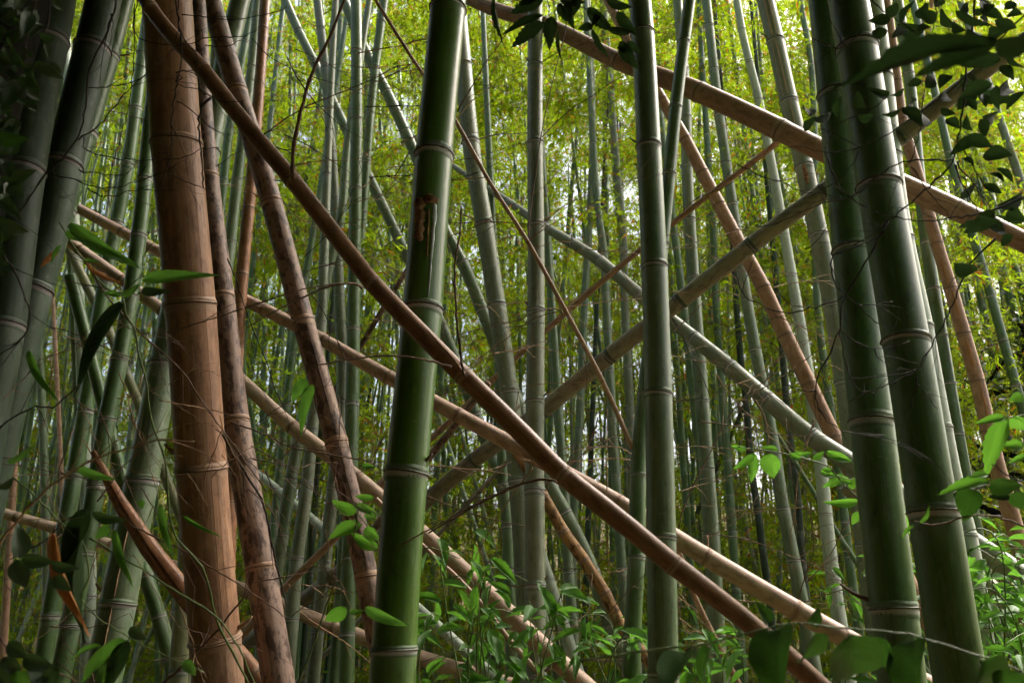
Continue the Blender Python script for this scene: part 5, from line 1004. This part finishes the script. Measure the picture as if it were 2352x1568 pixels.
# ------------------------------------------------------------------ shrubs along the bottom: stems rise from the ground, leaves along them
def bush(label, x0, x1, y0, y1, z, count, lpx, n_st=6, mat='stem_green', kind='shrub', name='leafy_shrub', seed=1, dens=None):
    """stems from the ground to points in the photograph box, with alternate leaves"""
    rr = random.Random(seed); base = unproj((x0 + x1) / 2, 1560, z); base.z = ground_z(base.x, base.y)
    root = empty(name, base); tag(root, label, 'shrub')
    tips = []
    for i in range(n_st):
        zz = z + rr.uniform(-.35, .35); tipx = x0 + (x1 - x0) * (i + rr.uniform(.1, .9)) / n_st; tipy = rr.uniform(y0, y0 + (y1 - y0) * .55)
        tip = unproj(tipx, tipy, zz); b0 = base + Vector((rr.uniform(-.2, .2), rr.uniform(-.2, .2), 0)); mid = b0.lerp(tip, .55) + Vector((rr.uniform(-.08, .08), rr.uniform(-.08, .08), .12))
        tip2 = tip + Vector((rr.uniform(-.15, .15), rr.uniform(-.1, .1), -.04))
        link('stem', tube_mesh('stem', [b0, mid, tip, tip2], [.004, .0032, .002, .001], M[mat], base, n=5, wob=.002, seed=seed + i), root); tips.append((b0, mid, tip, tip2))
    L = lpx * z / F; k = 0; guard = 0
    while k < count and guard < count * 20:
        guard += 1
        b0, mid, tip, tip2 = rr.choice(tips); t = rr.random() ** .6
        p = mid.lerp(tip, t) if rr.random() < .75 else tip.lerp(tip2, rr.random())
        p = p + Vector((rr.gauss(0, .07), rr.gauss(0, .07), rr.gauss(0, .06))) * (z / 3)
        x, y, _ = proj(p)
        if not (x0 - 30 < x < x1 + 30 and y0 - 20 < y < 1640): continue
        d = Vector((rr.uniform(-1, 1), rr.uniform(-1, .6), rr.uniform(-.75, .35))).normalized(); l = L * rr.uniform(.6, 1.5)
        nrm = (Vector((0, -.55, 1)) + Vector((rr.uniform(-.6, .6), rr.uniform(-.6, .6), 0))).normalized()
        place_leaf(root, kind, p, p + d * l, l * rr.uniform(.26, .42), nrm, roll=rr.uniform(-.4, .4)); k += 1
    return root
bush('bright green shrub right of the wounded culm at the bottom', 975, 1160, 1180, 1560, 2.9, 50, 60, 6, seed=3)
bush('bright green shrub at the bottom centre under the orange speckled culm', 1110, 1330, 1370, 1560, 3.0, 58, 60, 7, seed=4)
bush('bright green shrub left of the thick bluish green culm base', 1320, 1490, 1400, 1560, 3.1, 48, 58, 6, seed=5)
bush('bright green shrub right of the thick bluish green culm base', 1540, 1700, 1400, 1570, 3.2, 44, 56, 5, seed=6)
bush('low shrub between the fallen poles at the bottom', 960, 1110, 1400, 1570, 2.6, 30, 58, 4, seed=7)
bush('feathery green shrub right of the thickest green culm', 2215, 2352, 1190, 1560, 3.0, 110, 50, 8, seed=8)
bush('dense green shrub in the bottom right corner', 2240, 2380, 1330, 1570, 2.7, 80, 52, 6, seed=9)
bush('small green shrub behind the front pair, lower right', 1900, 2010, 1270, 1480, 4.6, 26, 40, 4, seed=10)
bush('small shrub peeping between the thick pair at right', 2050, 2120, 1180, 1460, 3.0, 14, 52, 3, seed=12)
thing('leafy_sapling', 'green sapling leaves spreading left from behind the thick green pair', 'sapling',
      [(12, [(780, 400), (670, 290), (570, 180), (480, 150), (370, 120), (180, 85), (0, 60)], 4, 3, 'stem_green'), (12, [(570, 180), (600, 220), (680, 260), (760, 270)], 3, 2, 'stem_green')],
      [(12, b_, t_, w_, 'shrub', 2.6 + LR.uniform(-.1, .1), 0, LR.uniform(-.4, .4)) for b_, t_, w_ in [((200, 100), (228, 268), 140), ((100, 95), (95, 298), 78), ((110, 105), (-20, 210), 60), ((380, 115), (490, 105), 50), ((560, 90), (755, 168), 66), ((680, 235), (555, 325), 70), ((525, 220), (645, 252), 50), ((775, 405), (552, 420), 66), ((785, 475), (728, 555), 60),
        ((1050, 495), (1122, 638), 100), ((260, 85), (160, 60), 50), ((330, 105), (420, 150), 50), ((480, 140), (560, 90), 50), ((600, 215), (540, 200), 40), ((650, 260), (740, 300), 60), ((720, 330), (770, 240), 60), ((440, 130), (370, 90), 45), ((60, 75), (-40, 60), 45), ((1050, 470), (1095, 445), 50)]], z=2.6)
thing('leafy_sapling', 'green sapling leaves left of the wounded culm at lower centre', 'sapling',
      [(10, [(860, 700), (800, 600), (740, 520), (700, 460)], 4, 3, 'stem_green', 2.3), (10, [(330, 1568), (400, 1400), (480, 1180), (560, 940), (640, 740), (690, 620), (720, 450)], 5, 3, 'stem_green', 1.9)],
      [(10, b_, t_, w_, 'shrub', 2.25, 0, LR.uniform(-.4, .4)) for b_, t_, w_ in [((712, 475), (535, 415), 95), ((745, 555), (505, 628), 105), ((850, 705), (655, 620), 90), ((760, 575), (845, 660), 90), ((690, 425), (855, 495), 60), ((820, 385), (695, 378), 56), ((830, 510), (750, 500), 60), ((740, 180), (830, 190), 40), ((640, 1080), (500, 1190), 110)]]
      + [(10, (765, 1085), (1045, 1215), 85, 'near', 1.75, 0, .5), (10, (660, 1110), (760, 1110), 40, 'near', 1.9, 0, .4), (6, (430, 1020), (310, 1350), 85, 'near', 1.7, 0, .5), (6, (390, 985), (280, 1125), 95, 'near', 1.7, 0, .3)], z=2.25)

# ------------------------------------------------------------------ dark evergreen at the right edge, ground cover
ev = unproj(2420, 1000, 7.4); ev.z = ground_z(ev.x, ev.y)
root = empty('evergreen_tree', ev); tag(root, 'dark evergreen tree with black-green leaves behind the right edge', 'tree')
link('trunk', tube_mesh('trunk', [ev + Vector((0, 0, -.2)), ev + Vector((.1, 0, 1.6)), ev + Vector((-.1, .1, 3.0)), ev + Vector((.05, 0, 4.6))], [.16, .13, .09, .04], M['bark'], ev, n=10, wob=.01, seed=2), root)
rr = random.Random(8); V = []; Fc = []; U = []; TT = []
for q in range(15):
    an = rr.uniform(0, 6.28); h = rr.uniform(1.0, 4.2); d = Vector((math.cos(an), math.sin(an), rr.uniform(-.1, .5))); e = Vector((0, 0, h)) + d * rr.uniform(.7, 1.5)
    link('limb', tube_mesh('limb', [ev + Vector((0, 0, h)), ev + Vector((0, 0, h)).lerp(e, .5) + Vector((0, 0, .1)), ev + e], [.04, .025, .01], M['bark'], ev, n=6, wob=.01, seed=q), root)
    for k in range(300):
        p = Vector((0, 0, h)).lerp(e, rr.random() ** .5) + Vector((rr.gauss(0, .28), rr.gauss(0, .28), rr.gauss(0, .22))); dd = Vector((rr.uniform(-1, 1), rr.uniform(-1, 1), rr.uniform(-.8, .4))).normalized(); l = rr.uniform(.05, .09)
        x = dd.cross(Vector((rr.uniform(-1, 1), rr.uniform(-1, 1), 1))).normalized(); i0 = len(V); t = rr.random()
        for a in (p, p + dd * l * .45 + x * l * .22, p + dd * l, p + dd * l * .45 - x * l * .22): V.append(a); U.append((0, 0)); TT.append(t)
        Fc.append((i0, i0 + 1, i0 + 2, i0 + 3))
link('crown', new_mesh('crown', V, Fc, M['evergreen_leaf'], U, smooth=False, attrs={'tint': TT}), root)
UG = [spray(70 + s, 60, .45, .075, 'shrub_leaf', .1, 4, .34) for s in range(4)]
pts3, rots3, scl3 = [], [], []
for q in range(620):
    y = GR.uniform(3.6, 14); x = GR.uniform(-.8, .8) * (y + 1); pts3.append((x, y, ground_z(x, y) + GR.uniform(.05, .4))); rots3.append((GR.uniform(-.4, .4), GR.uniform(-1.2, .2), GR.uniform(0, 6.28))); scl3.append(GR.uniform(.6, 1.2))
scatter('undergrowth', 'low leafy undergrowth covering the floor of the grove', 'undergrowth', UG, pts3, rots3, scl3)
